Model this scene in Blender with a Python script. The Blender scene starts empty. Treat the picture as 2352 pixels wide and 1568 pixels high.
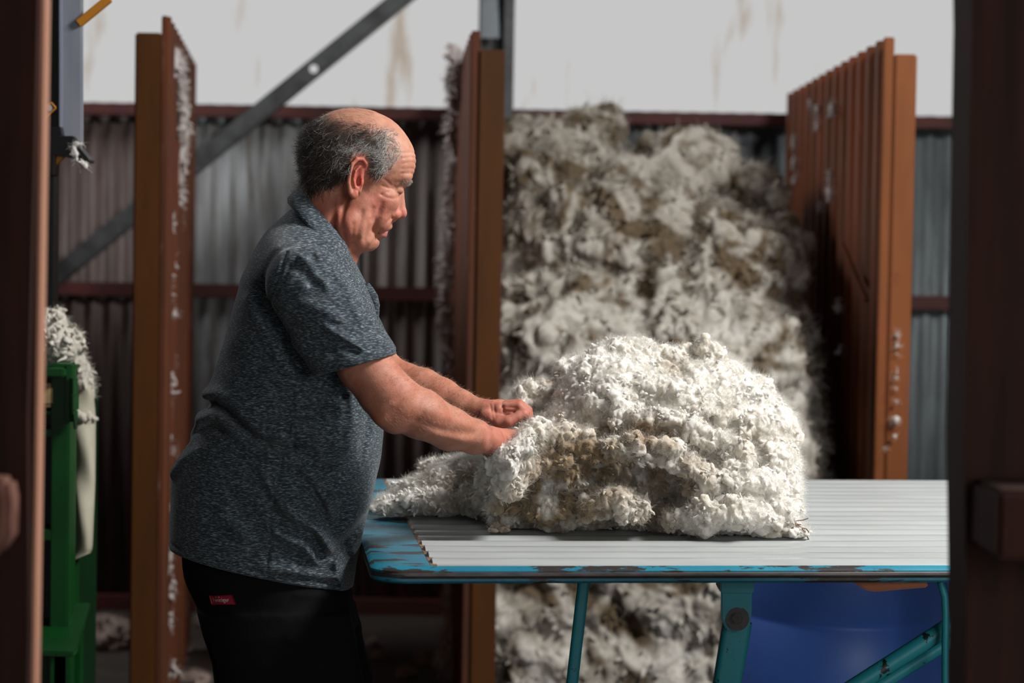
import bpy, bmesh, math
import numpy as np
from mathutils import Matrix, Vector

SC = bpy.context.scene
COL = SC.collection
rng = np.random.default_rng(7)

# ---------------------------------------------------------------- camera
FPX, CX, CY = 4700.0, 1176.0, 784.0
PITCH = math.atan(177.0 / FPX)
ROLL = math.radians(0.95)
CAM = np.array([0.0, 0.0, 1.41])
fw = np.array([0.0, math.cos(PITCH), -math.sin(PITCH)])
rt0 = np.array([1.0, 0.0, 0.0])
up0 = np.cross(rt0, fw)
# rolled anticlockwise, so level lines fall to the right in the picture
rt = rt0 * math.cos(ROLL) + up0 * math.sin(ROLL)
up = -rt0 * math.sin(ROLL) + up0 * math.cos(ROLL)
cam_data = bpy.data.cameras.new('camera')
cam = bpy.data.objects.new('camera', cam_data)
COL.objects.link(cam)
M = Matrix(((rt[0], up[0], -fw[0], CAM[0]), (rt[1], up[1], -fw[1], CAM[1]),
            (rt[2], up[2], -fw[2], CAM[2]), (0, 0, 0, 1)))
cam.matrix_world = M
cam_data.sensor_width = 36.0
cam_data.lens = FPX / 2352.0 * 36.0
cam_data.clip_start = 0.05
cam_data.dof.use_dof = True
cam_data.dof.focus_distance = 3.72
cam_data.dof.aperture_fstop = 3.2
SC.camera = cam

# ---------------------------------------------------------------- light
SC.view_settings.view_transform = 'Standard'
SC.view_settings.look = 'None'
SC.view_settings.gamma = 1.0
SC.view_settings.use_curve_mapping = False
SC.view_settings.exposure = 0.0
SC.cycles.use_denoising = True
SC.cycles.max_bounces = 5
SC.cycles.diffuse_bounces = 3
SC.cycles.glossy_bounces = 3
SC.cycles.transparent_max_bounces = 8
SC.cycles.transmission_bounces = 2
SC.cycles.caustics_reflective = False
SC.cycles.caustics_refractive = False
SC.cycles.sample_clamp_indirect = 4.0
SC.cycles.use_adaptive_sampling = True
SC.cycles.adaptive_threshold = 0.02
world = bpy.data.worlds.new('overcast_sky')
SC.world = world
world.use_nodes = True
wbg = world.node_tree.nodes['Background']
wbg.inputs[0].default_value = (0.97, 0.98, 1.0, 1)
wbg.inputs[1].default_value = 0.72


def area(name, loc, target, size, power, color):
    d = bpy.data.lights.new(name, 'AREA')
    d.shape = 'RECTANGLE'
    d.size, d.size_y = size
    d.energy = power
    d.color = color
    o = bpy.data.objects.new(name, d)
    COL.objects.link(o)
    o.location = loc
    o.rotation_euler = (Vector(target) - Vector(loc)).to_track_quat('-Z', 'Y').to_euler()
    return o


area('skylight', (2.35, 3.2, 3.72), (0.1, 3.75, 1.1), (1.0, 1.0), 300, (1.0, 0.985, 0.96))
area('front_fill', (2.2, -1.0, 1.9), (0.3, 4.5, 1.1), (1.8, 2.0), 62, (1.0, 0.97, 0.94))  # added fill lamp, lifts the camera-facing sides and the space under the table

area('rear_skylight', (-2.5, 6.7, 3.75), (0.6, 6.0, 1.3), (1.6, 1.2), 85, (0.97, 0.98, 1.0))


# ---------------------------------------------------------------- helpers
def W(px, py, D):
    """point seen at pixel (px, py) at distance D in front of the lens"""
    px = np.asarray(px, float); py = np.asarray(py, float)
    a = (px - CX) * D / FPX; b = (py - CY) * D / FPX
    return CAM + np.multiply.outer(a, rt) - np.multiply.outer(b, up) + np.multiply.outer(D + 0 * a, fw)


def WZ(px, py, z):
    d = fw + rt * (px - CX) / FPX - up * (py - CY) / FPX
    return CAM + d * (z - CAM[2]) / d[2]


def WY(px, py, y):
    d = fw + rt * (px - CX) / FPX - up * (py - CY) / FPX
    return CAM + d * y / d[1]


def tag(o, label=None, cat=None, group=None, kind=None):
    if label: o['label'] = label
    if cat: o['category'] = cat
    if group: o['group'] = group
    if kind: o['kind'] = kind
    return o


def empty(name, loc=(0, 0, 0)):
    o = bpy.data.objects.new(name, None)
    o.empty_display_size = 0.05
    COL.objects.link(o)
    o.location = loc
    return o


def par(o, parent):
    if parent is not None:
        o.parent = parent
        o.matrix_parent_inverse = Matrix.Translation(-Vector(parent.location))
    return o


def mk(name, V, F, mat, parent=None, smooth=True, col=None):
    """mesh object from vertex array and a face array (or list of arrays of equal-size faces)"""
    V = np.asarray(V, np.float32)
    Fs = F if isinstance(F, list) else [F]
    Fs = [np.asarray(f, np.int32) for f in Fs if len(f)]
    me = bpy.data.meshes.new(name)
    me.vertices.add(len(V))
    me.vertices.foreach_set('co', V.ravel())
    loops = np.concatenate([f.ravel() for f in Fs])
    counts = np.concatenate([np.full(len(f), f.shape[1], np.int32) for f in Fs])
    me.loops.add(len(loops))
    me.loops.foreach_set('vertex_index', loops)
    me.polygons.add(len(counts))
    starts = np.concatenate([[0], np.cumsum(counts)[:-1]]).astype(np.int32)
    me.polygons.foreach_set('loop_start', starts)
    me.polygons.foreach_set('loop_total', counts)
    me.update(calc_edges=True)
    me.validate()
    if smooth:
        me.polygons.foreach_set('use_smooth', np.ones(len(me.polygons), bool))
    if col is not None:
        at = me.color_attributes.new('Col', 'FLOAT_COLOR', 'POINT')
        c = np.ones((len(V), 4), np.float32); c[:, :3] = col
        at.data.foreach_set('color', c.ravel())
    if mat is not None:
        me.materials.append(mat)
    o = bpy.data.objects.new(name, me)
    COL.objects.link(o)
    par(o, parent)
    return o


class MB:
    """collects polygons for one mesh"""
    def __init__(s): s.v = []; s.f = []

    def add(s, V, F):
        n = len(s.v)
        s.v += [tuple(map(float, p)) for p in V]
        s.f += [tuple(i + n for i in f) for f in F]

    def box(s, c, size, rz=0.0, axes=None):
        hx, hy, hz = [k / 2 for k in size]
        c = np.asarray(c, float)
        if axes is None:
            ca, sa = math.cos(rz), math.sin(rz)
            axes = (np.array([ca, sa, 0]), np.array([-sa, ca, 0]), np.array([0, 0, 1.0]))
        V = [c + axes[0] * hx * i + axes[1] * hy * j + axes[2] * hz * k
             for i in (-1, 1) for j in (-1, 1) for k in (-1, 1)]
        s.add(V, [(0, 1, 3, 2), (4, 6, 7, 5), (0, 4, 5, 1), (2, 3, 7, 6), (0, 2, 6, 4), (1, 5, 7, 3)])

    def bar(s, a, b, w, t, side=(0, 1, 0)):
        """rectangular bar from a to b; w across, t along 'side'"""
        a = np.asarray(a, float); b = np.asarray(b, float)
        d = b - a; L = np.linalg.norm(d); d = d / L
        sd = np.asarray(side, float); sd = sd - d * sd.dot(d); sd /= np.linalg.norm(sd)
        n = np.cross(d, sd)
        s.box((a + b) / 2, (L, t, w), axes=(d, sd, n))

    def tube(s, pts, r, n=14, caps=True):
        pts = [np.asarray(p, float) for p in pts]
        rs = r if isinstance(r, (list, tuple)) else [r] * len(pts)
        base = len(s.v); ref = None
        for i, p in enumerate(pts):
            d = pts[min(i + 1, len(pts) - 1)] - pts[max(i - 1, 0)]
            d /= np.linalg.norm(d)
            if ref is None:
                ref = np.cross(d, [0, 0, 1.0])
                if np.linalg.norm(ref) < 1e-3: ref = np.cross(d, [0, 1.0, 0])
            ref = ref - d * ref.dot(d); ref /= np.linalg.norm(ref)
            bt = np.cross(d, ref)
            for k in range(n):
                a = 2 * math.pi * k / n
                s.v.append(tuple(p + rs[i] * (math.cos(a) * ref + math.sin(a) * bt)))
        for i in range(len(pts) - 1):
            for k in range(n):
                k2 = (k + 1) % n
                s.f.append((base + i * n + k, base + i * n + k2, base + (i + 1) * n + k2, base + (i + 1) * n + k))
        if caps:
            s.f.append(tuple(base + k for k in range(n))[::-1])
            s.f.append(tuple(base + (len(pts) - 1) * n + k for k in range(n)))

    def lathe(s, c, prof, n=48):
        base = len(s.v)
        for (r, z) in prof:
            for k in range(n):
                a = 2 * math.pi * k / n
                s.v.append((c[0] + r * math.cos(a), c[1] + r * math.sin(a), c[2] + z))
        for i in range(len(prof) - 1):
            for k in range(n):
                k2 = (k + 1) % n
                s.f.append((base + i * n + k, base + i * n + k2, base + (i + 1) * n + k2, base + (i + 1) * n + k))

    def prism(s, poly, d):
        """poly: 3-D points of a flat outline, extruded by vector d"""
        n = len(poly); d = np.asarray(d, float)
        V = [np.asarray(p, float) for p in poly]; V = V + [p + d for p in V]
        F = [tuple(range(n))[::-1], tuple(range(n, 2 * n))]
        F += [(i, (i + 1) % n, (i + 1) % n + n, i + n) for i in range(n)]
        s.add(V, F)

    def build(s, name, mat, parent=None, bevel=0.0, smooth=False, seg=2):
        me = bpy.data.meshes.new(name)
        bm = bmesh.new()
        vs = [bm.verts.new(p) for p in s.v]
        for f in s.f:
            try: bm.faces.new([vs[i] for i in f])
            except ValueError: pass
        bmesh.ops.recalc_face_normals(bm, faces=bm.faces)
        if bevel > 0:
            ed = [e for e in bm.edges if len(e.link_faces) == 2 and e.calc_face_angle(0) > 0.6]
            bmesh.ops.bevel(bm, geom=ed, offset=bevel, segments=seg, affect='EDGES', clamp_overlap=True)
        if smooth or bevel > 0:
            for f in bm.faces: f.smooth = True
            for e in bm.edges:
                if len(e.link_faces) == 2 and e.calc_face_angle(0) > 0.7: e.smooth = False
        bm.to_mesh(me); bm.free()
        me.materials.append(mat)
        o = bpy.data.objects.new(name, me)
        COL.objects.link(o)
        par(o, parent)
        return o


# ---------------------------------------------------------------- numpy noise
def _hash(ix, iy, iz, s):
    h = (ix * 374761393 + iy * 668265263 + iz * 2147483647 % 4294967291 + s * 1274126177) & 0xFFFFFFFF
    h = ((h ^ (h >> 13)) * 1274126177) & 0xFFFFFFFF
    h = ((h ^ (h >> 16)) * 2246822519) & 0xFFFFFFFF
    return ((h ^ (h >> 15)) & 0xFFFFFF) / float(0xFFFFFF)


def vnoise(P, scale, seed=0):
    q = np.asarray(P) * scale
    i = np.floor(q).astype(np.int64); f = q - i
    f = f * f * (3 - 2 * f)
    r = 0
    for dx in (0, 1):
        for dy in (0, 1):
            for dz in (0, 1):
                w = (f[:, 0] if dx else 1 - f[:, 0]) * (f[:, 1] if dy else 1 - f[:, 1]) * (f[:, 2] if dz else 1 - f[:, 2])
                r = r + w * _hash(i[:, 0] + dx, (i[:, 1] + dy) * 7 + 3, (i[:, 2] + dz) * 31 + 5, seed)
    return r


def fbm(P, scale, oct=3, seed=0):
    r = 0; a = 1; t = 0
    for k in range(oct):
        r = r + a * vnoise(P, scale * 2 ** k, seed + k); t += a; a *= 0.5
    return r / t


def worley(P, scale, seed=0):
    """distance to the nearest feature point, in cell units"""
    q = np.asarray(P) * scale
    i = np.floor(q).astype(np.int64)
    best = np.full(len(q), 9.0)
    for dx in (-1, 0, 1):
        for dy in (-1, 0, 1):
            for dz in (-1, 0, 1):
                a, b, c = i[:, 0] + dx, i[:, 1] + dy, i[:, 2] + dz
                fx = a + _hash(a, b * 7, c * 31, seed); fy = b + _hash(a, b * 7, c * 31, seed + 11)
                fz = c + _hash(a, b * 7, c * 31, seed + 23)
                d = (fx - q[:, 0]) ** 2 + (fy - q[:, 1]) ** 2 + (fz - q[:, 2]) ** 2
                best = np.minimum(best, d)
    return np.sqrt(best)


def vnormals(V, F):
    n = np.zeros_like(V)
    a = V[F[:, 2]] - V[F[:, 0]]; b = V[F[:, -1]] - V[F[:, 1]]
    fn = np.cross(a, b)
    for k in range(F.shape[1]):
        for c in range(3):
            n[:, c] += np.bincount(F[:, k], fn[:, c], len(V))
    return n / np.maximum(np.linalg.norm(n, axis=1, keepdims=True), 1e-9)


def relax(V, F, it=2, lam=0.5):
    E = np.concatenate([F[:, [k, (k + 1) % F.shape[1]]] for k in range(F.shape[1])])
    E = np.concatenate([E, E[:, ::-1]])
    cnt = np.maximum(np.bincount(E[:, 0], minlength=len(V)), 1)[:, None]
    for _ in range(it):
        s = np.stack([np.bincount(E[:, 0], V[E[:, 1], c], len(V)) for c in range(3)], 1)
        V = V + lam * (s / cnt - V)
    return V


# ---------------------------------------------------------------- distance-field modelling
def smin(a, b, k):
    h = np.clip(0.5 + 0.5 * (b - a) / k, 0, 1)
    return b * (1 - h) + a * h - k * h * (1 - h)


def smax(a, b, k): return -smin(-a, -b, k)


def ell(q, c, r, ang=0.0):
    """ellipsoid; ang turns it in the picture plane (degrees)"""
    p = q - np.asarray(c[:3], np.float32)
    if ang:
        ca, sa = math.cos(math.radians(ang)), math.sin(math.radians(ang))
        p = np.stack([p[:, 0] * ca + p[:, 1] * sa, -p[:, 0] * sa + p[:, 1] * ca, p[:, 2]], 1)
    r = np.asarray(r, np.float32)
    k0 = np.linalg.norm(p / r, axis=1); k1 = np.linalg.norm(p / (r * r), axis=1)
    return k0 * (k0 - 1) / np.maximum(k1, 1e-6)


def cone(q, a, b, ra, rb):
    a = np.asarray(a[:3], np.float32); b = np.asarray(b[:3], np.float32)
    ba = b - a; pa = q - a
    h = np.clip(pa @ ba / max(float(ba @ ba), 1e-6), 0, 1)
    return np.linalg.norm(pa - h[:, None] * ba, axis=1) - (ra + (rb - ra) * h)


def chain(q, pts, k=0):
    d = None
    for i in range(len(pts) - 1):
        e = cone(q, pts[i][:3], pts[i + 1][:3], pts[i][3], pts[i + 1][3])
        d = e if d is None else (smin(d, e, k) if k else np.minimum(d, e))
    return d


def seg2(q, pts):
    """distance in the picture plane to a polyline"""
    d = np.full(len(q), 1e9, np.float32)
    for (x0, y0), (x1, y1) in zip(pts[:-1], pts[1:]):
        bx, by = x1 - x0, y1 - y0
        h = np.clip(((q[:, 0] - x0) * bx + (q[:, 1] - y0) * by) / (bx * bx + by * by), 0, 1)
        d = np.minimum(d, np.hypot(q[:, 0] - x0 - h * bx, q[:, 1] - y0 - h * by))
    return d


def isosurface(F, lo, hi, h, B=6, slack=1.7):
    lo = np.asarray(lo, float); hi = np.asarray(hi, float)
    nb = np.ceil((hi - lo) / (h * B)).astype(int)
    g = [lo[k] + (np.arange(nb[k]) + 0.5) * B * h - 0.5 * h for k in range(3)]
    cc = np.stack(np.meshgrid(*g, indexing='ij'), -1).reshape(-1, 3).astype(np.float32)

    def ev(P):
        return np.concatenate([F(P[i:i + 120000]) for i in range(0, len(P), 120000)]).astype(np.float32)
    coarse = ev(cc)
    act = np.abs(coarse) < B * h * 0.87 * slack
    off = np.stack(np.meshgrid(*[(np.arange(B) - (B - 1) / 2) * h] * 3, indexing='ij'), -1).reshape(-1, 3).astype(np.float32)
    arr = np.empty((len(cc), B ** 3), np.float32)
    arr[:] = coarse[:, None]
    pts = (cc[act][:, None, :] + off[None]).reshape(-1, 3)
    arr[act] = ev(pts).reshape(-1, B ** 3)
    A = arr.reshape(nb[0], nb[1], nb[2], B, B, B).transpose(0, 3, 1, 4, 2, 5).reshape(nb * B)
    origin = lo.copy()
    s = A < 0
    cnt = np.zeros([k - 1 for k in s.shape], np.uint8)
    for i in (0, 1):
        for j in (0, 1):
            for k in (0, 1):
                cnt += s[i:s.shape[0] - 1 + i, j:s.shape[1] - 1 + j, k:s.shape[2] - 1 + k]
    mixed = (cnt > 0) & (cnt < 8)
    ci = np.argwhere(mixed)
    idx = np.full(mixed.shape, -1, np.int32); idx[mixed] = np.arange(len(ci))
    acc = np.zeros((len(ci), 3)); num = np.zeros(len(ci))
    corners = [(i, j, k) for i in (0, 1) for j in (0, 1) for k in (0, 1)]
    vals = {c: A[ci[:, 0] + c[0], ci[:, 1] + c[1], ci[:, 2] + c[2]] for c in corners}
    for c in corners:
        for ax in range(3):
            if c[ax] == 0:
                e = list(c); e[ax] = 1; e = tuple(e)
                a, b = vals[c], vals[e]
                m = (a < 0) != (b < 0)
                t = np.where(m, a / np.where(m, a - b, 1), 0)
                p = np.tile(np.array(c, float), (len(ci), 1)); p[:, ax] += t
                acc += p * m[:, None]; num += m
    V = origin + (ci + acc / num[:, None]) * h
    faces = []
    for ax in range(3):
        u, v = (ax + 1) % 3, (ax + 2) % 3
        sl0 = [slice(None)] * 3; sl1 = [slice(None)] * 3
        sl0[ax] = slice(0, -1); sl1[ax] = slice(1, None)
        ch = s[tuple(sl0)] != s[tuple(sl1)]
        e = np.argwhere(ch)
        ok = (e[:, u] > 0) & (e[:, v] > 0) & (e[:, u] < s.shape[u] - 1) & (e[:, v] < s.shape[v] - 1)
        e = e[ok]
        ins = s[e[:, 0], e[:, 1], e[:, 2]]
        q = []
        for du, dv in ((1, 1), (0, 1), (0, 0), (1, 0)):
            t = e.copy(); t[:, u] -= du; t[:, v] -= dv
            q.append(idx[t[:, 0], t[:, 1], t[:, 2]])
        q = np.stack(q, 1)
        q[~ins] = q[~ins][:, ::-1]
        faces.append(q)
    Fc = np.concatenate(faces)
    return V, Fc[(Fc >= 0).all(1)]


class Space:
    """modelling space measured in pixels of the photograph at distance D: x right, y down, z towards the camera"""
    def __init__(s, D): s.D = D; s.S = FPX / D

    def world(s, q):
        q = np.asarray(q, float)
        a = (q[:, 0] - CX) / s.S; b = (q[:, 1] - CY) / s.S; d = s.D - q[:, 2] / s.S
        return CAM + a[:, None] * rt - b[:, None] * up + d[:, None] * fw

    def local(s, P):
        p = np.asarray(P, float) - CAM
        return np.stack([CX + p @ rt * s.S, CY - p @ up * s.S, (s.D - p @ fw) * s.S], 1)

    def pp(s, px, py, D, r=None):
        k = D / s.D
        p = (CX + (px - CX) * k, CY + (py - CY) * k, (s.D - D) * s.S)
        return p if r is None else p + (r * k,)


def flip(F): return F[:, ::-1]
# ---------------------------------------------------------------- materials
def mat(name, c1, c2=None, scale=5.0, stretch=(1, 1, 1), rough=0.6, metal=0.0, bump=0.0, bscale=60.0,
        bstretch=(1, 1, 1), c3=None, scale3=20.0, lo3=0.55, hi3=0.62, stretch3=(1, 1, 1), lo=0.35, hi=0.65, spec=0.5,
        vcol=False, sss=0.0, sssr=(0.01, 0.01, 0.01), sheen=0.0, bdist=0.002):
    m = bpy.data.materials.new(name); m.use_nodes = True
    nt = m.node_tree; N = nt.nodes; L = nt.links
    p = N['Principled BSDF']
    p.inputs['Roughness'].default_value = rough
    p.inputs['Metallic'].default_value = metal
    p.inputs['Specular IOR Level'].default_value = spec
    tc = N.new('ShaderNodeTexCoord')

    def noise(sc, st, detail=4, rg=0.6):
        mp = N.new('ShaderNodeMapping'); mp.inputs['Scale'].default_value = st
        L.new(tc.outputs['Object'], mp.inputs[0])
        n = N.new('ShaderNodeTexNoise'); n.inputs['Scale'].default_value = sc
        n.inputs['Detail'].default_value = detail; n.inputs['Roughness'].default_value = rg
        L.new(mp.outputs[0], n.inputs['Vector'])
        return n.outputs['Fac']

    def ramp(src, a, b):
        r = N.new('ShaderNodeMapRange'); r.inputs[1].default_value = a; r.inputs[2].default_value = b
        L.new(src, r.inputs[0]); return r.outputs[0]

    def mix(f, a, b, mode='MIX'):
        x = N.new('ShaderNodeMix'); x.data_type = 'RGBA'; x.blend_type = mode
        if isinstance(f, float): x.inputs[0].default_value = f
        else: L.new(f, x.inputs[0])
        for s, i in ((a, 6), (b, 7)):
            if isinstance(s, tuple): x.inputs[i].default_value = (*s, 1)
            else: L.new(s, x.inputs[i])
        return x.outputs[2]
    col = c1
    if c2 is not None:
        col = mix(ramp(noise(scale, stretch), lo, hi), c1, c2)
    if vcol:
        at = N.new('ShaderNodeAttribute'); at.attribute_name = 'Col'
        col = mix(1.0, at.outputs['Color'], col, 'MULTIPLY')
    if c3 is not None:
        col = mix(ramp(noise(scale3, stretch3, 6, 0.7), lo3, hi3), col, c3)
    if isinstance(col, tuple): p.inputs['Base Color'].default_value = (*col, 1)
    else: L.new(col, p.inputs['Base Color'])
    if bump:
        b = N.new('ShaderNodeBump'); b.inputs['Strength'].default_value = bump
        b.inputs['Distance'].default_value = bdist
        L.new(noise(bscale, bstretch, 5, 0.65), b.inputs['Height'])
        L.new(b.outputs[0], p.inputs['Normal'])
    if sss:
        p.inputs['Subsurface Weight'].default_value = sss
        p.inputs['Subsurface Radius'].default_value = sssr
        p.inputs['Subsurface Scale'].default_value = 1.0
    if sheen:
        p.inputs['Sheen Weight'].default_value = sheen
        p.inputs['Sheen Roughness'].default_value = 0.6
    return m


M_galv = mat('galvanised_sheet', (0.85, 0.85, 0.85), (0.5, 0.49, 0.48), 3.0, (6, 1, 0.7), rough=0.55, metal=0.15, vcol=True,
             bump=0.15, bscale=90, c3=(0.06, 0.035, 0.025), scale3=4.0, stretch3=(9, 1, 0.8), lo3=0.55, hi3=0.75)
M_rust = mat('rust_painted_sheet', (0.20, 0.046, 0.013), (0.11, 0.036, 0.012), 3.5, (2, 2, 0.35), spec=0.2, rough=0.62, bump=0.2, bscale=40,
             c3=(0.40, 0.30, 0.27), scale3=7.0, stretch3=(3, 3, 0.45), lo3=0.66, hi3=0.74)
M_rustd = mat('dusty_rust_sheet', (0.125, 0.036, 0.014), (0.07, 0.026, 0.014), 3.5, (2, 2, 0.35), spec=0.2, rough=0.7, bump=0.2, bscale=40,
              c3=(0.26, 0.19, 0.17), scale3=9.0, stretch3=(3, 3, 0.4), lo3=0.62, hi3=0.74)
M_post = mat('rusty_steel_post', (0.095, 0.030, 0.005), (0.060, 0.022, 0.005), 2.5, (3, 3, 0.6), spec=0.2, rough=0.65, bump=0.15, bscale=70,
             c3=(0.34, 0.22, 0.16), scale3=11.0, stretch3=(4, 4, 0.5), lo3=0.70, hi3=0.78)
M_postr = mat('orange_brown_post', (0.20, 0.060, 0.016), (0.15, 0.047, 0.012), 3.5, (3, 3, 0.6), spec=0.2, rough=0.65, bump=0.1, bscale=70,
              c3=(0.16, 0.04, 0.015), scale3=9.0, lo3=0.62, hi3=0.72)
M_beam = mat('red_oxide_beam', (0.085, 0.014, 0.010), (0.05, 0.010, 0.008), 6.0, (1, 3, 3), rough=0.7)
M_steel = mat('weathered_steel', (0.09, 0.093, 0.096), (0.045, 0.046, 0.048), 14.0, rough=0.5, metal=0.4, bump=0.2, bscale=120)
M_steell = mat('pale_galvanised_steel', (0.26, 0.29, 0.31), (0.17, 0.19, 0.21), 6.0, rough=0.45, metal=0.4)
M_conc = mat('dusty_shed_floor', (0.05, 0.036, 0.029), (0.026, 0.019, 0.016), 2.2, rough=0.85, bump=0.4, bscale=30,
             c3=(0.09, 0.073, 0.062), scale3=6.0, lo3=0.6, hi3=0.75, bdist=0.01)
M_dark = mat('dim_shed_cladding', (0.055, 0.045, 0.04), (0.03, 0.024, 0.02), 3.0, rough=0.8)
M_timber = mat('dark_stained_timber', (0.034, 0.010, 0.006), (0.016, 0.006, 0.004), 7.0, (4, 4, 0.3), spec=0.2, rough=0.8, bump=0.3, bscale=50,
               bstretch=(3, 3, 0.15), c3=(0.09, 0.03, 0.022), scale3=12.0, stretch3=(5, 5, 0.35), lo3=0.72, hi3=0.8)
M_litedge = mat('lit_timber_edge', (0.40, 0.20, 0.13), (0.30, 0.14, 0.085), 6.0, (4, 4, 0.3), rough=0.6, bump=0.2, bscale=50, bstretch=(3, 3, 0.15))  # lit side of the left post, its brightness put into the colour
M_teal = mat('chipped_blue_paint', (0.012, 0.145, 0.225), (0.016, 0.19, 0.27), 6.0, rough=0.38, bump=0.35, bscale=45,
             c3=(0.030, 0.024, 0.024), scale3=7.0, stretch3=(0.8, 2.2, 5.0), lo3=0.545, hi3=0.56)
M_tealleg = mat('teal_leg_paint', (0.016, 0.25, 0.31), (0.022, 0.31, 0.37), 5.0, rough=0.4, bump=0.2, bscale=60,
                c3=(0.014, 0.022, 0.022), scale3=16.0, lo3=0.62, hi3=0.635)
M_slat = mat('white_slat_coating', (0.37, 0.385, 0.385), (0.31, 0.325, 0.325), 9.0, (0.3, 2, 2), rough=0.25, bump=0.05, bscale=60,
             c3=(0.30, 0.21, 0.14), scale3=9.0, stretch3=(1.0, 6, 6), lo3=0.72, hi3=0.75)
M_rubber = mat('worn_black_edging', (0.02, 0.016, 0.017), (0.06, 0.045, 0.045), 20.0, (1, 4, 4), rough=0.4)
M_bolt = mat('grey_bolt_steel', (0.10, 0.09, 0.085), (0.05, 0.045, 0.04), 60.0, rough=0.5, metal=0.5)
M_blue = mat('blue_plastic', (0.08, 0.22, 0.80), (0.10, 0.25, 0.85), 2.5, rough=0.42, bump=0.08, bscale=12,
             c3=(0.10, 0.19, 0.50), scale3=8.0, lo3=0.68, hi3=0.80)
M_green = mat('green_press_paint', (0.003, 0.060, 0.010), (0.002, 0.038, 0.007), 4.0, rough=0.35,
              c3=(0.07, 0.08, 0.05), scale3=18.0, lo3=0.68, hi3=0.75)
M_greend = mat('dark_green_paint', (0.002, 0.030, 0.007), (0.002, 0.020, 0.006), 4.0, rough=0.4)
M_black = mat('black_enamel', (0.004, 0.004, 0.0045), rough=0.4)
M_panel = mat('grey_blue_panel', (0.23, 0.25, 0.31), (0.33, 0.34, 0.37), 3.0, (6, 6, 0.6), rough=0.4, metal=0.2)
M_orange = mat('orange_paint', (0.45, 0.17, 0.01), rough=0.5)
M_canvas = mat('cream_canvas', (0.50, 0.47, 0.37), (0.40, 0.37, 0.28), 9.0, rough=0.8, bump=0.3, bscale=300)
M_pad = mat('tan_pad', (0.45, 0.33, 0.16), (0.34, 0.24, 0.11), 8.0, rough=0.6)
M_handle = mat('orange_brown_board', (0.33, 0.10, 0.035), (0.24, 0.07, 0.025), 12.0, (1, 6, 6), rough=0.6)
M_wool = mat('fleece_wool', (1.0, 1.0, 1.0), (0.90, 0.89, 0.88), 45.0, rough=0.9, vcol=True, spec=0.15, bump=0.55, bscale=420,
             bstretch=(1, 1, 2.2), bdist=0.0025, sheen=0.25, sss=0.35, sssr=(0.02, 0.017, 0.013))
M_woolb = mat('pile_wool', (1.0, 1.0, 1.0), (0.80, 0.78, 0.74), 12.0, rough=0.95, vcol=True, spec=0.05)
M_hair = mat('short_grey_hair', (1, 1, 1), rough=0.5, vcol=True, spec=0.3)
M_boot = mat('brown_boot_leather', (0.05, 0.03, 0.02), rough=0.6)
M_trous = mat('black_trouser_cloth', (0.0035, 0.0035, 0.004), (0.005, 0.005, 0.0055), 20.0, rough=0.9, spec=0.1, bump=0.2, bscale=300)
M_red = mat('red_woven_tag', (0.22, 0.004, 0.018), rough=0.6)
M_tagtext = mat('pale_tag_lettering', (0.50, 0.38, 0.36), rough=0.7)
M_woolstuck = M_woolb
M_string = mat('dry_twig', (0.16, 0.09, 0.05), rough=0.8)

# skin
M_skin = mat('weathered_skin', (1.0, 1.0, 1.0), (0.86, 0.76, 0.72), 45.0, rough=0.55, vcol=True, spec=0.3, bump=0.45, bscale=260,
             bdist=0.0012, sss=0.12, sssr=(0.012, 0.004, 0.002), c3=(0.33, 0.115, 0.075), scale3=38.0, lo3=0.60, hi3=0.85)

# marled jersey: fine pale dashes across a dark blue-grey ground
def jersey(name, ang):
    m = bpy.data.materials.new(name); m.use_nodes = True
    N = m.node_tree.nodes; L = m.node_tree.links; p = N['Principled BSDF']
    tc = N.new('ShaderNodeTexCoord')
    mp = N.new('ShaderNodeMapping'); mp.inputs['Rotation'].default_value = (0, math.radians(ang), 0)
    mp.inputs['Scale'].default_value = (120, 120, 1150)
    L.new(tc.outputs['Object'], mp.inputs[0])
    n = N.new('ShaderNodeTexNoise'); n.inputs['Scale'].default_value = 1.0; n.inputs['Detail'].default_value = 2
    L.new(mp.outputs[0], n.inputs['Vector'])
    cr = N.new('ShaderNodeValToRGB')
    e = cr.color_ramp.elements
    e[0].position = 0.40; e[0].color = (0.016, 0.023, 0.029, 1)
    e[1].position = 0.70; e[1].color = (0.25, 0.295, 0.32, 1)
    k = e.new(0.545); k.color = (0.040, 0.055, 0.067, 1)
    L.new(n.outputs['Fac'], cr.inputs[0])
    L.new(cr.outputs[0], p.inputs['Base Color'])
    p.inputs['Roughness'].default_value = 0.85
    p.inputs['Specular IOR Level'].default_value = 0.15
    p.inputs['Sheen Weight'].default_value = 0.15
    b = N.new('ShaderNodeBump'); b.inputs['Strength'].default_value = 0.25; b.inputs['Distance'].default_value = 0.001
    L.new(n.outputs['Fac'], b.inputs['Height']); L.new(b.outputs[0], p.inputs['Normal'])
    return m


M_shirt = jersey('marled_grey_jersey', 8)

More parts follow.
